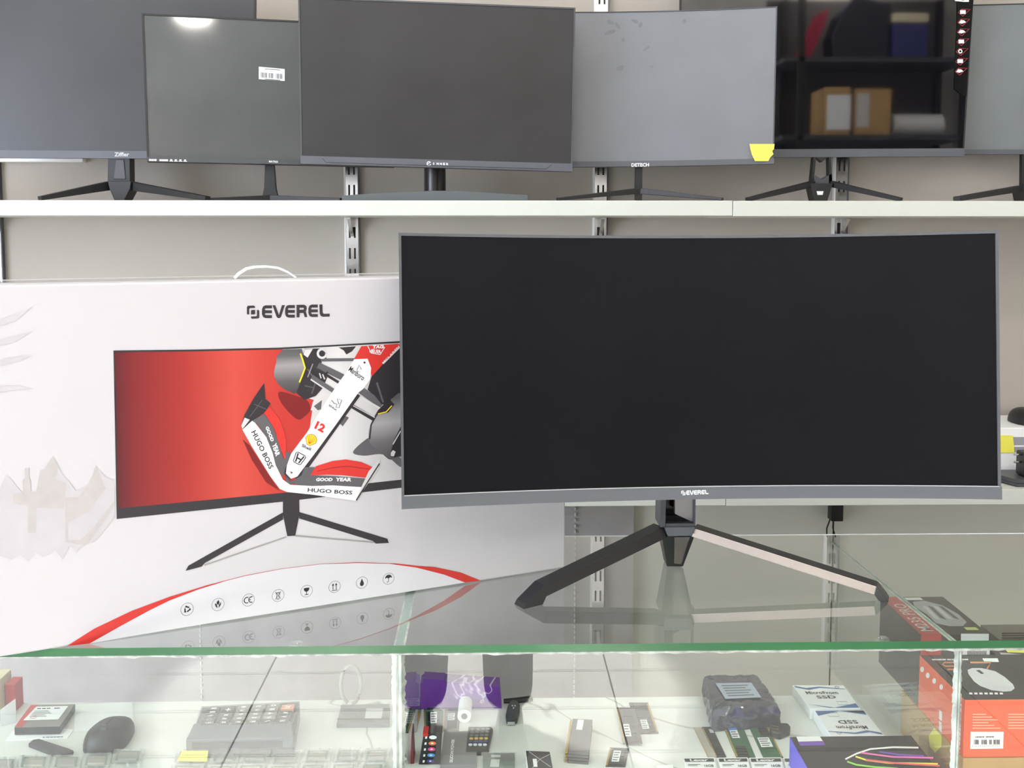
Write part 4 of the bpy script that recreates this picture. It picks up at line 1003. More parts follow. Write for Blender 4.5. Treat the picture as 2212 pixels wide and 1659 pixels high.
for ci, colk in enumerate(KEYS):
    n = len(colk)
    for ri, s in enumerate(colk):
        u0 = .07 + ci * .152; u1 = u0 + .125
        v1 = .95 - ri * .19; v0 = v1 - .16
        if ci in (1,) and s == '+': v0 -= .17
        if s == 'AC': v0 -= .12; v1 -= .04
        if ri == 4 and ci != 0 or v0 < .02: v0 = max(v0, .015)
        mt_ = mk[2] if s == 'AC' else (mk[1] if ci in (2, 3, 4) and ri > 0 else mk[0])
        b = MB(); kq = sub(top, u0, u1, v0, v1); slab(b, kq, hb + .0002, hb + .0042, mt_); ko = b.build('key', t)
        b = MB(); tq(b, s, sub(kq, .28, .72, .25, .75), hb + .0045, M_white, flip=True); b.build('key_symbol', ko)
# flat grey disk case
px = [(737, 1522), (842, 1520), (841, 1562), (727, 1563)]
t = thing('disk_caddy', 'flat grey disk caddy with pale label beside the left divider', 'caddy', center(px))
b = MB(); slab(b, px, .0003, .007, mat('caddy_grey', (112, 112, 116), .4)); b.build('caddy_body', t, bevel=.0008)
b = MB(); decal(b, [(791, 1530), (828, 1529), (824, 1552), (788, 1552)], .0074, mat('label_pale', (206, 206, 206), .5)); b.build('label_plate', t)
b = MB(); decal(b, [(729, 1552), (841, 1551), (841, 1554), (728, 1555)], .0074, M_chip); b.build('groove', t)
# processors in clear clamshells
def cpu(q, lab, grp, note=False, chip=M_steel):
    t = thing('processor_clamshell', lab, 'processor', center(q), grp)
    b = MB(); slab(b, q, .0003, .0035, M_clear); b.build('clear_tray', t)
    b = MB(); slab(b, sub(q, .12, .88, .16, .86), .0036, .0052, M_pcb); b.build('substrate', t)
    b = MB(); slab(b, sub(q, .2, .8, .24, .78), .0053, .0085, chip); b.build('heat_spreader', t, bevel=.0006)
    b = MB()
    for u in (.08, .5, .86): slab(b, sub(q, u, u + .08, -.04, .08), .0003, .0095, M_clear); slab(b, sub(q, u, u + .08, .94, 1.06), .0003, .0095, M_clear)
    b.build('snap_tab', t)
    b = MB(); slab(b, q, .0098, .0108, M_clear); b.build('clear_lid', t)
row1 = [(-28, 38, 1636), (38, 108, 1631), (112, 176, 1631), (178, 240, 1627), (243, 310, 1618), (378, 450, 1619), (455, 518, 1620), (520, 584, 1618), (586, 652, 1620), (656, 716, 1617), (722, 782, 1616), (786, 842, 1616)]
for i, (a, c, y) in enumerate(row1):
    q = [(a + 4, y), (c + 2, y - 1), (c - 4, y + 26), (a - 3, y + 27)]
    cpu(q, ORD[i] + ' processor clamshell from the left in the back row', 'processors in clear clamshells', chip=M_steel if i % 2 else M_alu)
for i, (a, c, y) in enumerate(row1[5:]):
    q = [(a - 6, y + 31), (c - 8, y + 30), (c - 16, y + 58), (a - 15, y + 59)]
    cpu(q, ORD[i] + ' processor clamshell from the left in the front row', 'processors in clear clamshells')
b = MB(); q = k3([(1935, 1085), (2212, 1075), (2200, 1200), (1880, 1195)]); slab(b, q, .0111, .0117, M_yellow); tag(b.build('sticky_note'), 'bright yellow note on a processor clamshell by the calculator', 'note')

# --- middle bay
def ram(q, h, lab, board, stick=None, gold='l', chips=4, grp='memory modules', text=True, thick=.0014, cm_=M_chip, ur=(.2, .82), vr=(.05, .98)):
    t = thing('memory_module', lab, 'memory', (center(q)[0], center(q)[1], ZS + h), grp)
    b = MB(); slab(b, q, h + .0002, h + thick, board); b.build('circuit_board', t)
    z = h + thick
    b = MB(); g = (0.0, .09) if gold == 'l' else (.91, 1.0)
    decal(b, sub(q, g[0], g[1], .03, .97), z + .0002, M_gold); b.build('gold_contacts', t)
    for i in range(chips):
        v0 = vr[0] + i * (vr[1] - vr[0]) / chips; b = MB(); slab(b, sub(q, ur[0], ur[1], v0, v0 + .84 * (vr[1] - vr[0]) / chips), z + .0002, z + .0012, cm_); b.build('memory_chip', t)
    if stick:
        b = MB(); sq = sub(q, *stick); decal(b, sq, z + .0016, M_paper)
        for i in range(4): decal(b, sub(sq, .1, .9 - .15 * (i % 2), .12 + .22 * i, .22 + .22 * i), z + .0018, M_grayink)
        b.build('white_sticker', t)
    return t
M_pcbg = mat('greygreen_board', (84, 100, 88), .45, var=.1, scale=60)
ram(k5([(310, 548), (460, 543), (465, 685), (300, 690)]), 0, 'grey-green memory module at the back beside the left divider', M_pcbg, (.2, .9, .05, .7), 'l', 2)
ram(k5([(487, 548), (690, 540), (695, 685), (490, 690)]), 0, 'grey-green memory module at the back with gold right edge', M_pcbg, (.1, .7, .03, .68), 'r', 2)
ram(k5([(300, 702), (462, 700), (402, 930), (290, 930)]), .0, 'green memory module with gold edge touching the left divider', M_pcb, (.12, .62, .08, .58), 'r', 2)
ram(k5([(490, 702), (708, 694), (698, 930), (500, 935)]), .0, 'green memory module next to the tall black carton with round icons', M_pcb, (.34, .68, .05, .58), 'l', 2)
ram(k5([(725, 662), (905, 655), (880, 912), (710, 918)]), .0, 'grey memory module lying beside the white plastic tube', mat('grey_board', (120, 118, 116), .45), (.22, .66, .25, .55), 'l', 2)
# icon carton
Yi = PZ(930, 1652, ZS).y
x0, x1 = P(909, 1620, Yi).x, P(950, 1620, Yi).x; zt_ = P(930, 1585, Yi).z
t = thing('icon_carton', 'small black carton with a column of coloured round icons by the left divider', 'box', ((x0 + x1) / 2, Yi, ZS))
b = MB(); b.hexa([(x0 - .003, Yi, ZS + E4), (x1, Yi, ZS + E4), (x1, Yi + .02, ZS + E4), (x0 - .003, Yi + .02, ZS + E4), (x0 + .004, Yi, zt_ - .001), (x1 + .003, Yi, zt_ + .002), (x1 + .003, Yi + .018, zt_ + .002), (x0 + .004, Yi + .018, zt_ - .001)], mat('carton_black', (40, 38, 42), .45)); b.build('carton', t, bevel=.0006)
b = MB(); b.box(x0 + .003, x0 + .010, Yi - .0006, Yi + .019, zt_ - .004, zt_ + .001, M_red); b.build('red_corner', t)
for i, c_ in enumerate([(236, 240, 245), (226, 120, 70), (214, 70, 130), (80, 150, 220), (70, 66, 150), (214, 60, 60)]):
    b = MB(); cx_, cy_ = 820 + (592 - i * 7) / 5.144, 1400 + (992 + i * 66) / 5.144
    ring = [P(x, y, Yi - .0009) for x, y in arc(cx_, cy_, 8.2, 0, 340, 17, ry=4.2)]
    if min(p.z for p in ring) < ZS + .001: continue
    b.poly(ring, mat('icon_%d' % i, c_, .4)); b.poly([P(x, y, Yi - .0012) for x, y in arc(cx_, cy_, 3, 0, 340, 10, ry=1.4)], M_white); b.poly([P(x, y, Yi - .0012) for x, y in ((cx_ - 16, cy_ - 2), (cx_ - 12, cy_ - 2), (cx_ - 13, cy_ + 3), (cx_ - 17, cy_ + 3))], M_white)
    b.build('round_icon', t)
x2 = P(880, 1620, Yi).x; x3 = P(900, 1620, Yi).x
b = MB(); b.hexa([(x2, Yi + .002, ZS + E4), (x3 - .004, Yi + .002, ZS + E4), (x3 - .004, Yi + .03, ZS + E4), (x2, Yi + .03, ZS + E4), (x2, Yi + .002, zt_), (x3 - .006, Yi + .002, zt_), (x3 - .006, Yi + .03, zt_), (x2, Yi + .03, zt_)], mat('dark_red', (120, 40, 44), .5)); tag(b.build('red_carton', bevel=.0006), 'narrow dark red carton squeezed against the left divider', 'box')
# storage pack, tube, flash drive, remote
px = k5([(715, 925), (1080, 918), (1080, 1290), (672, 1300)])
t = thing('storage_pack', 'grey storage card pack with sideways white lettering', 'package', center(px))
b = MB(); slab(b, px, .0003, .006, mat('pack_grey', (126, 124, 126), .4)); b.build('pack_body', t, bevel=.0006)
b = MB(); q = k5([(775, 1270), (785, 1010), (835, 1012), (812, 1272)]); tq(b, 'SILICON POWER', [q[0], q[1], q[2], q[3]], .0064, M_white, bold=.04)
b.build('pack_lettering', t)
a0, a1 = PZ(1003, 1562, ZS), PZ(1006, 1532, ZS)
b = MB(); b.tube([(a0.x, a0.y, ZS + .0105), (a1.x, a1.y, ZS + .0105)], .0102, M_white, 20); t = thing('plastic_tube', 'short white plastic tube lying near the purple box', 'tube', (a0.x, a0.y, ZS)); b.build('tube_body', t, 40)
b = MB(); d_ = (a0 - a1).normalized(); b.tube([V((a0.x, a0.y, ZS + .0105)) + d_ * .0002, V((a0.x, a0.y, ZS + .0105)) + d_ * .0008], .0045, M_grayink, 14); b.build('tube_hole', t)
px = k5([(1400, 735), (1420, 640), (1450, 585), (1490, 568), (1530, 580), (1560, 620), (1555, 680), (1530, 770), (1512, 780), (1410, 780)])
t = thing('flash_drive', 'black rounded USB flash drive with blue plug', 'flash drive', center(px))
b = MB(); slab(b, px, .0005, .010, M_chinb); b.build('drive_body', t, bevel=.002)
b = MB(); slab(b, k5([(1425, 782), (1508, 782), (1502, 820), (1420, 820)]), .002, .0068, M_chrome); pl = b.build('usb_plug', t)
b = MB(); decal(b, k5([(1428, 785), (1500, 785), (1496, 800), (1424, 800)]), .007, mat('usb_blue', (50, 90, 170), .4)); b.build('blue_insert', pl)
b = MB()
for cx_, cy_ in ((1475, 640), (1505, 640), (1488, 665)): decal(b, k5(arc(cx_, cy_, 8, 0, 330, 8)), .0104, M_white)
b.build('print', t)
px = k5([(985, 870), (1240, 868), (1258, 890), (1210, 1120), (1190, 1132), (960, 1130)])
t = thing('remote_control', 'small black remote control with round buttons', 'remote', center(px))
b = MB(); slab(b, px, .0005, .009, M_chip); b.build('remote_body', t, bevel=.0015)
rq = k5([(1010, 885), (1235, 880), (1195, 1085), (980, 1085)])
RC = [None, None, None, (224, 190, 90), (60, 66, 140), (220, 226, 232)]
for r_ in range(6):
    for c_ in range(4):
        u, v = .12 + c_ * .25, .07 + r_ * .17
        cxy = lerpq(rq, u, v); b = MB()
        slab(b, arc(cxy[0], cxy[1], 4.2, 0, 330, 11, ry=2.0), .0092, .0104, mat('rbtn%d' % r_, RC[r_], .4) if RC[r_] else M_grayink); b.build('button', t)
px = k5([(1130, 1155), (1520, 1155), (1532, 1360), (1118, 1360)])
t = thing('cased_board', 'green circuit board in a clear plastic case near the remote', 'circuit board', center(px))
b = MB(); slab(b, sub(px, .06, .94, .2, 1), .001, .003, M_pcb); b.build('circuit_board', t)
b = MB(); slab(b, sub(px, .05, .95, .05, .3), .0031, .0075, M_chip); b.build('connector_block', t)
b = MB(); decal(b, k5([(1240, 1186), (1345, 1186), (1340, 1212), (1238, 1212)]), .0078, M_paper); decal(b, k5([(1240, 1235), (1335, 1235), (1325, 1320), (1225, 1320)]), .0078, M_paper); b.build('white_sticker', t)
b = MB(); slab(b, px, .009, .010, M_clear); b.build('case_lid', t)
px = k5([(1625, 1140), (1890, 1152), (1925, 1340), (1650, 1340)])
t = thing('patterned_box', 'dark box with white diamond lines and white side', 'box', center(px))
b = MB(); slab(b, px, .0003, .016, M_paper, M_pcbd); b.build('carton', t)
b = MB(); qm = lambda x, y, o=0: PZ(x, y, ZS + .0164)
stroke(b, k5([(1660, 1150), (1780, 1235), (1890, 1180)]), 1.2, qm, M_lt); stroke(b, k5([(1700, 1330), (1780, 1235), (1900, 1320)]), 1.2, qm, M_lt); decal(b, k5([(1700, 1230), (1745, 1230), (1755, 1320), (1712, 1320)]), .0166, M_paper); b.build('line_print', t)
# purple wrapped box at the back
Yp_ = YM - .034
xs = [P(908, 1490, Yp_).x, P(1084, 1490, Yp_).x]
M_purp = vein_mat('purple_cracked', (104, 50, 150), (226, 204, 240), 7.0)
t = thing('purple_box', 'purple box with white crackle pattern at the back of the case', 'box', (sum(xs) / 2, Yp_, ZS))
zl, zr, zm = P(876, 1478, Yp_).z, P(1080, 1482, Yp_).z, P(920, 1470, Yp_).z
b = MB(); b.prism([(xs[0], Yp_, ZS + E4), (xs[1], Yp_, ZS + E4), (xs[1] - .003, Yp_, zr), (P(962, 1472, Yp_).x, Yp_, P(962, 1474, Yp_).z), (P(915, 1472, Yp_).x, Yp_, zm - .002), (xs[0], Yp_, zl)], (0, .03, 0), M_purp); b.build('carton', t)
b = MB(); b.prism([P(915, 1478, Yp_ - .002), P(962, 1478, Yp_ - .002), P(960, 1469, Yp_ - .002), P(915, 1466, Yp_ - .002)], (0, .025, 0), M_purp); b.build('folded_flap', t)
c0 = P(1088, 1500, YM - .02); c1 = P(1150, 1492, YM - .02)
b = MB(); b.tube([(c0.x, YM - .02, ZS + .0052), ((c0.x + c1.x) / 2, YM - .018, ZS + .0052), (c1.x, YM - .014, ZS + .006)], [.0035, .0045, .0048], M_black, 8); tag(b.build('black_pen', None, 40), 'thin black stick beside the purple box', 'stick')
cl = PZ(770, 1512, ZS); b = MB(); pts = []
for k in range(19):
    a_ = math.radians(250 - k * 18.5); q_ = P(758 + 22 * math.cos(a_), 1466 - 33 * math.sin(a_), YM - .02); pts.append(q_)
zmin = min(p.z for p in pts); sh_ = ZS + .0036 - zmin
pts = [p + V((0, 0, sh_ * (1 - (p.z - zmin) / .06))) if p.z - zmin < .06 else p for p in pts]
b.tube(pts, .0028, mat('cable_grey', (170, 168, 160), .5), 8); tag(b.build('cable_loop', None, 40), 'pale grey cable loop standing at the back left of the divider', 'cable')
# memory stacks
q = k6([(155, 650), (335, 660), (300, 965), (112, 950)])
ST = ['bottom', 'second lowest', 'second highest', 'topmost']
for i in range(4):
    dx = (i % 2) * 1.2; qq = [(x + dx, y + (i - 3) * -.2) for x, y in q]
    hh = i * .0042
    ctr = [PZ(x, y, ZS + .0162) for x, y in qq]
    t = thing('memory_module', ST[i] + ' grey memory module of the stack at the front', 'memory', (ctr[0].x, ctr[0].y, ZS + hh), 'stacked memory modules')
    b = MB(); ring = [V((p.x, p.y, ZS + hh + .0003)) for p in ctr][::-1]; b.prism(ring, (0, 0, .0036), mat('heatsink_grey', (104, 100, 102), .4)); b.build('heat_spreader', t)
    b = MB(); e0, e1 = ctr[0], ctr[3]; b.box(0, 0, 0, 0, 0, 0, M_gold) if False else b.prism([V((p.x - .0012 if p in (e0, e1) else p.x, p.y, ZS + hh + .0014)) for p in (e0, e1)] + [V((e1.x - .004, e1.y, ZS + hh + .0014)), V((e0.x - .004, e0.y, ZS + hh + .0014))], (0, 0, .0012), M_gold); b.build('gold_contacts', t)
    if i == 3:
        b = MB(); sq = k6([(205, 655), (262, 658), (245, 752), (188, 748)]); b.poly([PZ(x, y, ZS + .0167) for x, y in sq], M_paper); b.build('white_sticker', t)
ram(k6([(675, 500), (850, 500), (948, 780), (765, 785)]), 0, 'grey memory module tilted right, half under its neighbour', M_pcbd, (.28, .62, .56, .85), 'r', 4)
ram(k6([(560, 545), (725, 545), (800, 875), (625, 878)]), .0035, 'grey memory module overlapping the tilted one', M_pcbd, (.18, .5, .46, .8), 'l', 4, thick=.0014)
ram(k6([(500, 912), (676, 920), (642, 1088), (460, 1084)]), 0, 'short laptop memory module with a white sticker in front', M_pcbd, (.24, .62, .15, .75), 'l', 2)
# drive in antistatic bag
tp_ = k6([(1370, 250), (1855, 242), (2050, 525), (1455, 560)])
t = thing('bagged_drive', 'hard drive wrapped in a crinkled silver antistatic bag', 'hard drive', center(tp_))
b = MB(); hh = .032; T4 = Q(tp_, hh); random.seed(3); rows = []
ring = []
for i in range(4):
    for k in range(16): ring.append(T4[i] * (1 - k / 16) + T4[(i + 1) % 4] * (k / 16))
cc = sum(T4, V((0, 0, 0))) / 4
lv = [(1.08, .0008), (1.07, .006), (1.05, .014), (1.06, .022), (1.0, hh - .001), (.93, hh + .0008), (.5, hh + .0006)]
for s_, z_ in lv:
    rows.append([V((cc.x + (p.x - cc.x) * (s_ + random.uniform(-.022, .022) * (s_ > .95)), cc.y + (p.y - cc.y) * (s_ + random.uniform(-.022, .022) * (s_ > .95)), ZS + z_ + (random.uniform(-.0012, .0012) if z_ > .002 else 0))) for p in ring])
b.grid(rows, M_bag, True); b.face(rows[-1], M_bag); b.face(rows[0][::-1], M_bag); b.build('antistatic_bag', t, 25)
b = MB(); q = k6([(1470, 322), (1800, 316), (1892, 452), (1562, 466)]); decal(b, q, hh + .003, mat('drive_label', (176, 190, 208), .35))
for i in range(5): decal(b, sub(q, .12, .85 - .1 * (i % 2), .14 + .16 * i, .2 + .16 * i), hh + .0033, M_grayink)
b.build('drive_label', t)
b = MB(); fl = Q(k6([(2050, 525), (2150, 500), (2120, 560), (2060, 600)]), .012); b.prism(fl, (0, 0, .0008), M_clear); b.build('bag_flap', t)
# loose sticks right of centre
ram(k6([(1268, 727), (1332, 727), (1482, 1000), (1400, 1000)]), 0, 'narrow pale memory module at the left of the green pair', mat('pale_board', (176, 170, 160), .45), None, 'l', 0)
ram(k6([(1345, 725), (1440, 722), (1570, 998), (1480, 1000)]), 0, 'black memory module beside the green pair', M_pcbd, (.55, .9, .08, .2), 'l', 2)
ram(k6([(1545, 727), (1722, 722), (1842, 1008), (1662, 1004)]), 0, 'green memory module with blue and white sticker', M_pcb, (.22, .62, .03, .36), 'l', 4, ur=(.18, .7), vr=(.62, .99))
ram(k6([(1778, 718), (1952, 715), (2092, 1002), (1912, 1010)]), 0, 'green memory module with square white sticker and gold right edge', M_pcb, (.15, .75, .36, .66), 'r', 2, ur=(.4, .86), vr=(.03, .33))
b = MB(); decal(b, k6([(1580, 727), (1655, 724), (1670, 752), (1592, 756)]), .0034, mat('sticker_blue', (60, 130, 210), .45)); o = b.build('blue_label'); tag(o, 'blue label patch on the green memory module', 'label')
px = k6([(1975, 700), (2010, 685), (2140, 690), (2160, 715), (2155, 742), (2060, 780), (1985, 760), (1968, 735)])
t = thing('usb_adapter', 'small black USB adapter next to the bagged drive', 'adapter', center(px))
b = MB(); slab(b, px, .0004, .011, M_chip); b.build('adapter_body', t, bevel=.002)
b = MB(); stroke(b, k6([(1985, 712), (2045, 722), (2050, 748), (1990, 738)]), .9, lambda x, y, o: PZ(x, y, ZS + .0114), M_gold, 0, True); b.build('port', t)
LX = [(1172, 1470), (1488, 1775), (1782, 2085), (2092, 2390)]
for i, (a, c) in enumerate(LX):
    q = k6([(a, 1008), (c - 10, 1005), (c + 30, 1190), (a + 50, 1190)])
    t = thing('memory_card_pack', ['leftmost', 'second', 'third', 'rightmost'][i] + ' white memory pack with black header at the front of the middle bay', 'package', center(q), 'memory card packs')
    b = MB(); slab(b, q, .0003, .005, M_paper); b.build('pack_body', t)
    b = MB(); decal(b, sub(q, .03, .97, .04, .2), .0054, M_chip); tq(b, 'Lexar', sub(q, .2, .78, .06, .18), .0057, M_white, bold=.04)
    tq(b, '16GB', sub(q, .62, .92, .34, .46), .0057, M_ink); decal(b, sub(q, .1, .5, .32, .35), .0057, M_grayink); decal(b, sub(q, .1, .4, .39, .41), .0057, M_grayink); b.build('header_print', t)
q = k6([(932, 1075), (1078, 1072), (1090, 1150), (925, 1150)])
b = MB(); slab(b, q, .0003, .003, M_paper); o = b.build('price_card'); tag(o, 'small white card left of the memory packs', 'card')
# solid-state drive boxes
def ssd(q, lab, flip):
    h = .017; t = thing('ssd_box', lab, 'box', center(q), 'solid-state drive boxes')
    b = MB(); slab(b, q, .0004, h, M_paper); b.build('carton', t, bevel=.0006)
    mb = mat('ssd_blue', (70, 108, 164), .4)
    b = MB(); z = h + .0004
    for pts in (((0.02, .02), (.22, .12), (.5, .06), (.98, .16), (.98, .18), (.5, .11), (.25, .2), (0.02, .1)), ((.02, .8), (.5, .96), (.98, .78), (.98, .97), (.02, .97), (.4, .97))):
        if flip: pts = tuple((1 - u, 1 - v) for u, v in pts)
        b.poly([PZ(*lerpq(q, u, v), ZS + z) for u, v in pts], mb)
    if flip:
        tq(b, 'MicroFrom', sub(q, .22, .8, .62, .76), z, M_ink, flip=True); tq(b, 'SSD', sub(q, .32, .7, .4, .54), z, M_ink, flip=True); sq = sub(q, .22, .42, .1, .25)
        stroke(b, [lerpq(q, .2 + .04 * math.cos(a * .6), .9 + .04 * math.sin(a * .6)) for a in range(11)], .8, lambda x, y, o: PZ(x, y, ZS + z + .0002), M_ink, 0, True)
    else:
        tq(b, 'MicroFrom', sub(q, .15, .78, .26, .38), z, M_ink); tq(b, 'SSD', sub(q, .3, .68, .44, .57), z, M_ink); sq = sub(q, .62, .82, .7, .84)
        stroke(b, [lerpq(q, .84 + .04 * math.cos(a * .6), .09 + .04 * math.sin(a * .6)) for a in range(11)], .8, lambda x, y, o: PZ(x, y, ZS + z + .0002), M_ink, 0, True)
    stroke(b, sq, .7, lambda x, y, o: PZ(x, y, ZS + z), M_grayink, 0, True)
    b.build('cover_print', t)
ssd([(1712, 1480), (1822, 1480), (1859, 1530), (1750, 1531)], 'white and blue drive box, rear one of two', False)
ssd([(1758, 1534), (1866, 1533), (1910, 1588), (1793, 1589)], 'white and blue drive box, front one of two, upside down', True)
# light strip box
q = [(1706, 1592), (1968, 1589), (2024, 1660), (1746, 1662)]
t = thing('light_strip_box', 'black box with purple side and rainbow light strip picture', 'box', center(q))
hb_ = .044
b = MB(); slab(b, q, .0004, hb_, mat('purple_side', (92, 80, 205), .45), mat('box_black', (34, 34, 38), .35)); b.build('carton', t)
RB = [((250, 250, 252), [(1826, 1640), (1850, 1628), (1880, 1618), (1930, 1614), (1984, 1615)]),
      ((240, 120, 190), [(1860, 1626), (1890, 1630), (1930, 1635), (2016, 1637)]),
      ((120, 80, 190), [(1900, 1624), (1940, 1630), (1996, 1633)]),
      ((248, 236, 90), [(1848, 1634), (1872, 1642), (1920, 1648), (2026, 1650)]),
      ((240, 100, 110), [(1870, 1641), (1930, 1648), (2030, 1654)]),
      ((150, 220, 80), [(1830, 1645), (1850, 1652), (1890, 1657), (1940, 1660)])]
for i, (c_, pts) in enumerate(RB):
    b = MB(); stroke(b, pts, 3.6, lambda x, y, o: PZ(x, y, ZS + hb_ + .0004 + i * .0001), mat('strip_%d' % i, c_, .4)); b.build('light_strip_print', t)
b = MB(); decal(b, k7([(275, 752), (475, 750), (525, 825), (310, 830)]), hb_ + .0004, M_white); decal(b, k7([(290, 795), (500, 790), (525, 825), (310, 830)]), hb_ + .0006, mat('badge_purple', (110, 70, 170), .4)); b.build('corner_badge', t)

# --- right bay
xb = max(PXR0, PXR1) + .012
t = thing('cardboard_box', 'plain brown cardboard box under the orange mouse box', 'box', (xb + .12, YG + .1, ZS))
zb = P(2150, 1634, YG + .012).z
b = MB(); b.box(xb, xb + .26, YG + .009, YG + .20, ZS + E4, zb - E4, M_card); b.build('carton', t, bevel=.001)
b = MB(); ring = []
n_ = V((-1, 0, 0)); o_ = V((xb - .0005, 0, 0))
b.poly([PP(x, y, o_, n_) for x, y in ((2006, 1590), (2018, 1572), (2034, 1590), (2034, 1612), (2020, 1626), (2008, 1612))], M_yellow)
b.build('yellow_sticker', t)
# orange and black mouse box
t = thing('mouse_box', 'orange and black mouse box with picture of a white mouse', 'box', (xb + .12, YG + .08, zb))
Yo = YG + .0095; zo = P(2150, 1511, Yo).z
yob = YG + .0095; dpt = PP(1986, 1426, V((xb, 0, 0)), V((1, 0, 0))).y - Yo
M_orange = mat('orange_print', (238, 98, 62), .4); M_bxk = mat('matte_black_print', (42, 40, 42), .4)
b = MB(); b.box(xb, xb + .24, Yo, Yo + dpt, zb + E4, zo, M_orange, mtop=M_bxk); b.build('carton', t, bevel=.0008)
top_ = lambda x, y, o=0: PZ(x, y, zo + .0003 + o)
b = MB()
b.poly([top_(x, y) for x, y in ((2090, 1447), (2100, 1443), (2120, 1443), (2150, 1450), (2170, 1462), (2188, 1478), (2192, 1487), (2184, 1493), (2168, 1494), (2142, 1491), (2118, 1482), (2104, 1472), (2092, 1456))], mat('pic_mouse', (214, 213, 218), .4))
b.poly([top_(x, y, .0002) for x, y in ((2108, 1448), (2116, 1447), (2126, 1455), (2120, 1456))], M_ink)
b.build('white_mouse_picture', t)
M_og = mat('orange_ink', (222, 140, 90), .4)
b = MB(); stroke(b, [(2075, 1431), (2040, 1431), (2036, 1435), (2042, 1439), (2066, 1439), (2070, 1443), (2062, 1446), (2046, 1446)], 3.4, top_, M_og); stroke(b, [(2096, 1431), (2141, 1431), (2132, 1445)], 4, top_, M_og)
b.build('model_lettering', t)
b = MB(); dashes(b, top_, 2014, 1426.4, 2092, 1426.0, 3, (3, -.3, 1, -.3, 3, -.3, 3, -1, 3, -.4, 2, -.3, 3, -.3, 2, -.4, 2, -.3, 3), M_white, -1)
b.poly([top_(x, y) for x, y in ((2122, 1422), (2155, 1422), (2158, 1430), (2126, 1430))], M_paper)
for i in range(7): b.poly([top_(x, y) for x, y in ((2093 + i * 11, 1496), (2100 + i * 11, 1496), (2101 + i * 11, 1500), (2094 + i * 11, 1500))], M_white)
b.build('top_print', t)
fm = lambda x, y, o=0: P(x, y, Yo - .0004 - o)
b = MB()
for i in range(6):
    b.poly([fm(x, y) for x, y in ((2101, 1542 + i * 6), (2130 + (i * 13) % 34, 1542 + i * 6), (2130 + (i * 13) % 34, 1544 + i * 6), (2101, 1544 + i * 6))], mat('orange_pale', (248, 190, 160), .5))
    b.poly([fm(x, y) for x, y in ((2178, 1542 + i * 6), (2230, 1542 + i * 6), (2230, 1544 + i * 6), (2178, 1544 + i * 6))], mat('orange_pale', (248, 190, 160), .5))
b.build('front_text_print', t)
b = MB(); b.prism([fm(x, y) for x, y in ((2096, 1618), (2167, 1617), (2168, 1581), (2097, 1581))], (0, .0003, 0), M_paper)
for i in range(24):
    if i in (5, 6, 12, 13, 17): continue
    x = 2104 + i * 2.35; b.poly([fm(q_, y, .0003) for q_, y in ((x, 1608), (x + (1.6 if i % 4 else .8), 1608), (x + (1.6 if i % 4 else .8), 1598), (x, 1598))], M_ink)
fml = lambda x, y, o: fm(x, y, .0003); dashes(b, fml, 2107, 1593.5, 2147, 1593, 2.6, (1, -.5, 2, -.5, 3, -.6, 2, -2, 3, -.4, 2, -.4, 3), M_grayink)
dashes(b, fml, 2100, 1613, 2160, 1612, 2.2, (1, -2, 1, -1, 1, -1, 1, -1, 1, -1, 1, -2, 1, -1, 1, -1, 1, -1, 1, -1, 1, -1, 1), M_lt)
b.build('barcode_label', t)
sm = lambda x, y, o=0: PP(x, y, V((xb - .0004 - o, 0, 0)), V((1, 0, 0)))
b = MB()
for x, y in ((1992, 1446), (2004, 1459), (2018, 1471), (2033, 1484)): b.poly([sm(a, c) for a, c in arc(x, y, 4, 0, 330, 11, ry=6)], M_white)
b.build('round_badges', t)
b = MB(); dashes(b, sm, 2074, 1611, 2077, 1521, 8, (3, -.6, 3, -.6, 3, -.6, 3, -.6, 3, -1.8, 3, -.6, 3, -.6, 3, -.6, 3), M_white, 8); dashes(b, sm, 2034, 1582, 2035, 1538, 6, (5, -1, 5), M_white, 5); b.build('side_lettering', t)
# tall black box with the red stripe
Yq = Yo + dpt + .003; 
zq = P(2060, 1371, Yq).z
yq1 = PP(1904, 1303, V((xb + .004, 0, 0)), V((1, 0, 0))).y
yq1 = max(Yq + .12, min(yq1, YM - .01))
xq0 = P(1989, 1371, Yq).x; xq1 = P(2138, 1371, Yq).x; xq0 = max(xq0, xb + .001)
t = thing('striped_box', 'tall black mouse box with a red stripe, behind the orange box', 'box', ((xq0 + xq1) / 2, Yq + .06, ZS))
M_bx2 = mat('box_charcoal', (56, 54, 54), .4)
b = MB(); b.box(xq0, xq1, Yq, yq1, zb + E4 if Yq < YG + .2 - .02 else ZS + E4, zq, M_bx2); b.build('carton', t, bevel=.0008)
tm = lambda x, y, o=0: PZ(x, y, zq + .0003 + o)
w_ = (xq1 - xq0) * .30
b = MB(); b.poly([(xq0 + .0005, Yq, zq + .0003), (xq0 + w_, Yq, zq + .0003), (xq0 + w_, yq1, zq + .0003), (xq0 + .0005, yq1, zq + .0003)], mat('stripe_red', (206, 52, 54), .4))
b.poly([(xq0 + .0005, Yq - .0003, zb + .02), (xq0 + w_, Yq - .0003, zb + .02), (xq0 + w_, Yq - .0003, zq), (xq0 + .0005, Yq - .0003, zq)], mat('stripe_red', (206, 52, 54), .4)); b.build('red_stripe', t)
b = MB(); ya, yb_ = Yq + .012, yq1 - .03
b.text('M235 PRO', (xq0 + w_ * .82, ya, zq + .0006), (xq0 + w_ * .82, yb_, zq + .0006), (xq0 + w_ * .2, ya, zq + .0006), M_white, bold=.01); b.build('model_lettering', t)
b = MB()
def tu(u, v): return (xq0 + (xq1 - xq0) * u, Yq + (yq1 - Yq) * v, zq + .0004)
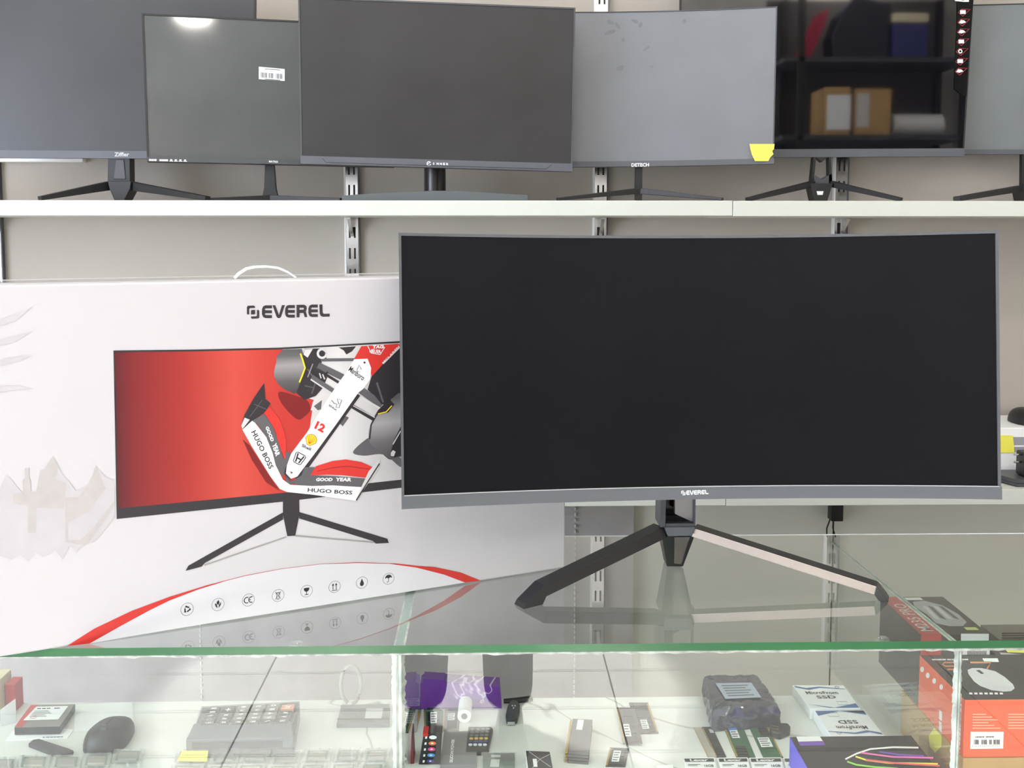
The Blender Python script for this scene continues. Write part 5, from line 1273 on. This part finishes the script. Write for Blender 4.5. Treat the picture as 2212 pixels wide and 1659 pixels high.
b.poly([tu(u, v) for u, v in ((.4, .28), (.55, .2), (.75, .2), (.88, .3), (.9, .5), (.82, .75), (.62, .88), (.42, .85), (.36, .7), (.42, .5))], mat('pic_grey', (170, 172, 174), .4))
for k in range(4): b.poly([(p[0], p[1], p[2] + .0002) for p in (tu(.46 + k * .1, .4), tu(.52 + k * .1, .36), tu(.56 + k * .08, .7), tu(.5 + k * .08, .74))], M_mid if k % 2 else M_lt)
b.build('mouse_picture', t)
b = MB(); b.poly([tu(.74, .1), tu(.92, .1), tu(.92, .17), tu(.74, .17)], mat('hologram', (206, 210, 130), .3)); b.poly([tu(.36, .9), tu(.62, .9), tu(.62, .97), tu(.36, .97)], M_paper); b.build('seal_sticker', t)
b = MB(); b.prism([P(x, y, Yq - .0006) for x, y in ((2076, 1402), (2136, 1402), (2136, 1369), (2076, 1369))], (0, .0003, 0), M_paper)
b.build('white_label', t)
b = MB()
for i in range(14): b.poly([P(x, y, Yq - .0009) for x, y in ((2090 + i * 3, 1424), (2091.6 + i * 3, 1424), (2091.6 + i * 3, 1406), (2090 + i * 3, 1406))], M_ink)
b.poly([P(x, y, Yq - .0007) for x, y in ((2070, 1426), (2138, 1426), (2138, 1403), (2070, 1403))], M_paper); b.build('barcode_label', t)
# box with yellow corner at the far right, and a ribbed tray behind it
x0 = P(2146, 1430, Yq + .03).x; x1 = x0 + .12; zz = P(2180, 1403, Yq + .03).z
x0 = max(x0, xq1 + .003)
t = thing('patterned_box', 'black and grey box with yellow corner at the right edge', 'box', ((x0 + x1) / 2, Yq + .06, zb))
b = MB(); zy = zo - .012; b.box(x0, x1, Yq + .004, Yq + .06, zb + E4, zy, M_bx2); b.build('carton', t, bevel=.0008)
b = MB(); b.poly([(x0 + .02, Yq + .03, zy + .0004), (x1, Yq + .02, zy + .0004), (x1, Yq + .06, zy + .0004), (x0 + .024, Yq + .06, zy + .0004)], M_yellow); b.build('yellow_corner', t)
b = MB(); b.poly([(x0 + .004, Yq + .006, zy + .0004), (x0 + .06, Yq + .006, zy + .0004), (x0 + .05, Yq + .02, zy + .0004), (x0 + .008, Yq + .03, zy + .0004)], M_lt); b.build('grey_picture', t)
zr0 = P(2170, 1384, YB - .04).z
t = thing('ribbed_tray', 'flat dark ribbed tray at the back of the right bay', 'tray', (x0 + .08, YB - .05, ZS))
b = MB(); xt0 = P(2139, 1370, YM - .05).x
b.box(xt0, xt0 + .3, YM - .08, YM - .02, ZS + E4, P(2170, 1366, YM - .05).z, mat('tray_brown', (118, 112, 104), .6)); b.build('tray_body', t)
for k in range(4):
    b = MB(); zz = P(2170, 1369 + k * 5, YM - .081).z; b.box(xt0 + .002, xt0 + .298, YM - .082, YM - .0802, zz, zz + .0016, M_chip); b.build('rib', t)

# ================================================================ things on the lower shelf at the right
xa = P(2120, 950, 2.28).x
t = thing('white_device_box', 'white and grey flat box on the lower shelf at the right edge', 'box', (xa + .1, 2.3, ZL))
zt1 = P(2190, 924, 2.27).z; zt0 = P(2190, 985, 2.27).z
b = MB(); b.box(xa, xa + .3, 2.27, 2.43, ZL + E4, zt1, M_white); b.build('carton', t, bevel=.002)
b = MB(); b.box(xa + .001, xa + .299, 2.2694, 2.27, P(2190, 977, 2.27).z, P(2190, 944, 2.27).z, mat('box_greyband', (150, 152, 158), .5)); b.build('grey_band', t)
b = MB(); b.box(xa + .001, xa + .299, 2.2690, 2.2696, P(2190, 965, 2.27).z, P(2190, 962, 2.27).z, M_white); b.build('white_line', t)
b = MB(); b.prism([P(x, y, 2.268) for x, y in ((2150, 978), (2191, 978), (2190, 958), (2188, 941), (2150, 940))], (0, .0008, 0), M_yellow); tag(b.build('sticky_note'), 'yellow note stuck on the white and grey box', 'note')
pm = P(2222, 921, 2.32)
t = thing('computer_mouse', 'black mouse on top of the white and grey box', 'mouse', (pm.x, 2.33, zt1))
b = MB(); rows = []
for j in range(8):
    ph = j / 7 * math.pi / 2; r_ = math.cos(ph) ** .6; z_ = .034 * math.sin(ph)
    rows.append([(pm.x + .036 * r_ * math.cos(a * math.pi / 8), 2.33 + .055 * r_ * math.sin(a * math.pi / 8), zt1 + .0006 + z_) for a in range(16)])
b.grid(rows, M_black, True); b.face(rows[0][::-1], M_black); b.build('shell', t, 50)
b = MB(); b.poly([(pm.x - .022, 2.283, zt1 + .02), (pm.x + .022, 2.283, zt1 + .02), (pm.x + .016, 2.297, zt1 + .029), (pm.x - .016, 2.297, zt1 + .029)], M_dgrey); b.build('button_plate', t)
t = thing('flat_device', 'flat black cut-corner device on the lower shelf at the right edge', 'device', (xa + .1, 2.21, ZL))
fd = [PZ(x, y, ZL) for x, y in ((2128, 1040), (2166, 1036), (2200, 1050), (2300, 1050), (2300, 1020), (2128, 1018))]
fd = [(xa - .01, 2.20), (P(2166, 1036, 2.2).x, 2.205), (P(2198, 1048, 2.165).x, 2.168), (xa + .3, 2.168), (xa + .3, 2.262), (xa - .01, 2.262)]
hz = P(2198, 1036, 2.168).z
b = MB(); b.prism([(x, y, ZL + .001) for x, y in fd], (0, 0, hz - ZL - .001), M_chinb); b.build('device_body', t, bevel=.0015)
b = MB(); b.prism([(x, y - .0006, ZL + .0075) for x, y in fd], (0, 0, .001), M_slot); b.build('seam', t)
pa_ = P(2212, 998, 2.20)
t = thing('power_plug', 'black power adapter with two metal pins on the flat device', 'plug', (pa_.x, 2.2, hz))
b = MB(); xb0 = P(2206, 998, 2.2).x; zb0, zb1 = hz + .0006, P(2206, 976, 2.2).z; b.box(xb0, xb0 + .06, 2.185, 2.225, zb0, zb1, M_black); b.build('adapter_body', t, bevel=.004)
for py in (982, 998):
    p0, p1, p2 = P(2207, py, 2.2), P(2200, py, 2.2), P(2190, py, 2.2)
    b = MB(); b.tube([(p0.x, 2.2, p0.z), (p1.x, 2.2, p0.z)], .002, M_black, 8); b.tube([(p1.x, 2.2, p0.z), (p2.x, 2.2, p0.z)], .0024, M_chrome, 8); b.build('pin', t)

# ================================================================ rack behind the camera, seen mirrored in the glossy monitor
YK = -2.1
def PMr(px, py, Y): p = P(px, py, 2 * (YE - .0004) - Y); return V((p.x, Y, p.z))
z_lo = PMr(1850, 292, YK).z; z_hi = PMr(1850, 124, YK).z; xk0 = PMr(1690, 200, YK).x; xk1 = PMr(2075, 200, YK).x
t = thing('storage_rack', 'dark metal storage rack mirrored in the glossy monitor at the right', 'rack', ((xk0 + xk1) / 2, YK - .2, 0))
for x in (xk0 + .12, xk1 + .02):
    for y in (YK - .40, YK - .0):
        b = MB(); b.box(x - .02, x + .02, y - .02, y + .02, 0.001, ZC - .25, M_black); b.build('post', t)
for z in (.5, 1.2, z_lo, z_hi):
    b = MB(); b.box(xk0, xk1 + .06, YK - .42, YK + .02, z - .03, z, M_chinb); b.build('shelf_board', t)
b = MB(); b.box(xk0, xk1 + .06, YK - .44, YK - .425, .3, ZC - .25, mat('rack_back', (84, 80, 80), .8)); b.build('back_panel', t)
def kbox(nm, lab, cat, xa_, xb_, ya_, zbase, dep, m_, lblm=None, lb=None):
    p0, p1 = PMr(xa_, ya_, YK), PMr(xb_, ya_, YK)
    t = thing(nm, lab, cat, ((p0.x + p1.x) / 2, YK - dep / 2, zbase))
    b = MB(); b.box(p0.x, p1.x, YK - dep, YK, zbase + .0004, p0.z, m_); b.build('carton', t, bevel=.004)
    if lb:
        q0, q1 = PMr(lb[0], lb[2], YK), PMr(lb[1], lb[3], YK); b = MB(); b.box(q0.x, q1.x, YK + .0003, YK + .0012, q1.z, q0.z, lblm); b.build('paper_label', t)
kbox('archive_box', 'brown box with large white label mirrored in the glossy monitor', 'box', 1783, 1838, 188, z_lo, .3, M_card, M_paper, (1787, 1836, 205, 280))
kbox('archive_box', 'brown box with narrow grey label mirrored in the glossy monitor', 'box', 1848, 1926, 192, z_lo, .3, M_card, M_lt, (1852, 1876, 202, 274))
p0, p1 = PMr(1938, 270, YK), PMr(2048, 262, YK); rr = .075
b = MB(); b.tube([(p0.x, YK - .12, z_lo + rr + .001), (p1.x, YK - .12, z_lo + rr + .001)], rr, M_white, 18); tag(b.build('paper_roll', None, 40), 'white roll mirrored in the glossy monitor', 'roll')
p0, p1 = PMr(1932, 48, YK), PMr(2008, 48, YK)
t = thing('blue_bin', 'blue bin with cream lid mirrored in the glossy monitor', 'bin', ((p0.x + p1.x) / 2, YK - .13, z_hi))
b = MB(); b.box(p0.x, p1.x, YK - .26, YK - .01, z_hi + .0005, p0.z, mat('bin_blue', (44, 52, 110), .5)); b.build('bin_body', t, bevel=.01)
b = MB(); pz = PMr(1932, 26, YK).z; b.box(p0.x - .006, p1.x + .006, YK - .266, YK - .004, p0.z + .0005, pz, M_cream); b.build('lid', t, bevel=.02)
b = MB(); ps = [PMr(x, y, YK - .05) for x, y in ((1722, 110), (1752, 108), (1785, 45), (1790, 18), (1768, 30))]
for q_ in ps[:2]: q_.z = z_hi + .001
b.prism(ps, (0, -.12, 0), mat('crimson_cloth', (170, 34, 64), .7)); tag(b.build('crimson_case', bevel=.01), 'crimson slanted case mirrored in the glossy monitor', 'case')
b = MB(); ps = [PMr(x, y, YK - .02) for x, y in ((1800, 112), (1920, 112), (1925, 8), (1850, -10), (1815, 30), (1797, 80))]
for q_ in ps[:2]: q_.z = z_hi + .001
b.prism(ps, (0, -.2, 0), mat('navy_cloth', (20, 22, 38), .6)); o = b.build('navy_bag', bevel=.01); tag(o, 'dark navy bag mirrored in the glossy monitor', 'bag')

# ================================================================ the photographer, whose legs show mirrored in the front glass
def person(cx, cy):
    J = {'pel': (0, 0, .93, .14, .11), 'wst': (0, .01, 1.08, .135, .10), 'chs': (0, .0, 1.28, .16, .11), 'nkb': (0, -.01, 1.44, .075, .07), 'nk': (0, .0, 1.49, .055, .055),
         'hd1': (0, .02, 1.56, .07, .08), 'hd2': (0, .02, 1.64, .078, .095), 'hd3': (0, .01, 1.70, .06, .07)}
    E = [('pel', 'wst'), ('wst', 'chs'), ('chs', 'nkb'), ('nkb', 'nk'), ('nk', 'hd1'), ('hd1', 'hd2'), ('hd2', 'hd3')]
    for sd, n in ((-1, 'l'), (1, 'r')):
        J['hip' + n] = (sd * .10, 0, .86, .095, .10); J['kne' + n] = (sd * .115, .02, .48, .082, .085); J['shn' + n] = (sd * .122, 0, .25, .076, .08); J['ank' + n] = (sd * .125, -.02, .07, .07, .075)
        E += [('pel', 'hip' + n), ('hip' + n, 'kne' + n), ('kne' + n, 'shn' + n), ('shn' + n, 'ank' + n)]
        J['sho' + n] = (sd * .17, 0, 1.38, .06, .06); J['elb' + n] = (sd * .21, .10, 1.16, .042, .042); J['wri' + n] = (sd * .10 + .08, .30, 1.36, .027, .03); J['plm' + n] = (sd * .075 + .08, .34, 1.40, .03, .022)
        E += [('nkb', 'sho' + n), ('sho' + n, 'elb' + n), ('elb' + n, 'wri' + n), ('wri' + n, 'plm' + n)]
        for f in range(4):
            J['f%d%s' % (f, n)] = (sd * .072 + .08, .372, 1.385 + f * .018, .0085, .0085); J['g%d%s' % (f, n)] = (sd * .05 + .08, .385, 1.385 + f * .018, .008, .008)
            E += [('plm' + n, 'f%d%s' % (f, n)), ('f%d%s' % (f, n), 'g%d%s' % (f, n))]
        J['t0' + n] = (sd * .055 + .08, .338, 1.425, .0095, .0095); J['t1' + n] = (sd * .035 + .08, .352, 1.43, .0085, .0085); E += [('plm' + n, 't0' + n), ('t0' + n, 't1' + n)]
    ks = list(J); me = bpy.data.meshes.new('body')
    me.from_pydata([J[k][:3] for k in ks], [(ks.index(a), ks.index(b)) for a, b in E], [])
    ob = bpy.data.objects.new('body_tmp', me); COL.objects.link(ob)
    ob.modifiers.new('skin', 'SKIN'); sv = me.skin_vertices[0].data
    for i, k in enumerate(ks): sv[i].radius = J[k][3:5]; sv[i].use_root = (k == 'pel')
    sb = ob.modifiers.new('sub', 'SUBSURF'); sb.levels = 2; sb.render_levels = 2
    dg = bpy.context.evaluated_depsgraph_get(); m2 = bpy.data.meshes.new_from_object(ob.evaluated_get(dg)); bpy.data.objects.remove(ob)
    mt = [mat('trousers', (34, 34, 38), .85), mat('shirt', (44, 48, 62), .85), mat('skin', (196, 150, 122), .5)]
    m2.materials.clear()
    for q in mt: m2.materials.append(q)
    for p in m2.polygons:
        c = p.center; p.material_index = 0 if c.z < .98 and c.y < .2 else (2 if (c.z > 1.47 or c.y > .27) else 1); p.use_smooth = True
    t = thing('person', 'photographer in dark trousers whose legs are mirrored in the front glass', 'person', (cx, cy, 0))
    bd = bpy.data.objects.new('body', m2); COL.objects.link(bd); bd.parent = t
    o = V((cx, cy, 0))
    for sd in (-1, 1):
        b = MB(); rows = []
        for y_, w_, h_ in ((-.09, .032, .06), (-.05, .042, .085), (.02, .045, .08), (.10, .05, .05), (.16, .042, .035), (.185, .02, .02)):
            rows.append([o + V((sd * .13 - w_, y_, .001)), o + V((sd * .13 + w_, y_, .001)), o + V((sd * .13 + w_ * .7, y_, h_)), o + V((sd * .13 - w_ * .7, y_, h_))])
        b.grid(rows, M_black, True); b.face(rows[0], M_black); b.face(rows[-1][::-1], M_black); b.build('shoe', t, 60)
    b = MB(); rows = []
    for j in range(7):
        ph = j / 6 * math.pi / 2; rows.append([o + V((.092 * math.cos(ph) * math.cos(a * math.pi / 8), -.002 + .108 * math.cos(ph) * math.sin(a * math.pi / 8) - (.03 if math.sin(a * math.pi / 8) > 0 else 0) * math.cos(ph), 1.645 + .115 * math.sin(ph))) for a in range(16)])
    b.grid(rows, M_black, True); b.build('hair', t, 60)
    b = MB(); b.tube([o + V((0, .095, 1.645)), o + V((0, .128, 1.60))], [.008, .014], mt[2], 8); b.build('nose', t, 60)
    for sd in (-1, 1):
        b = MB(); b.tube([o + V((sd * .03, .098, 1.642)), o + V((sd * .03, .106, 1.642))], [.012, .007], M_white, 8); b.build('eye', t, 60)
        b = MB(); b.tube([o + V((sd * .078, .01, 1.655)), o + V((sd * .09, .0, 1.63)), o + V((sd * .08, .01, 1.6))], .009, mt[2], 8); b.build('ear', t, 60)
    b = MB(); b.bar(o + V((-.022, .108, 1.572)), o + V((.022, .108, 1.572)), .006, .008, .006, .008, mat('lips', (160, 96, 88), .5)); b.build('mouth', t)
    p = thing('phone', 'black phone held up by the photographer behind the camera', 'phone', (cx + .08, cy + .395, 1.38))
    b = MB(); b.box(cx + .08 - .085, cx + .08 + .085, cy + .386, cy + .394, 1.375, 1.455, M_blackg); b.build('phone_body', p, bevel=.003)
    b = MB(); b.box(cx + .08 - .08, cx + .08 - .03, cy + .394, cy + .3965, 1.42, 1.45, M_chinb); b.build('camera_bump', p, bevel=.001)
person(-.075, -.43)

for o in list(bpy.data.objects):
    if '_loc' in o: del o['_loc']
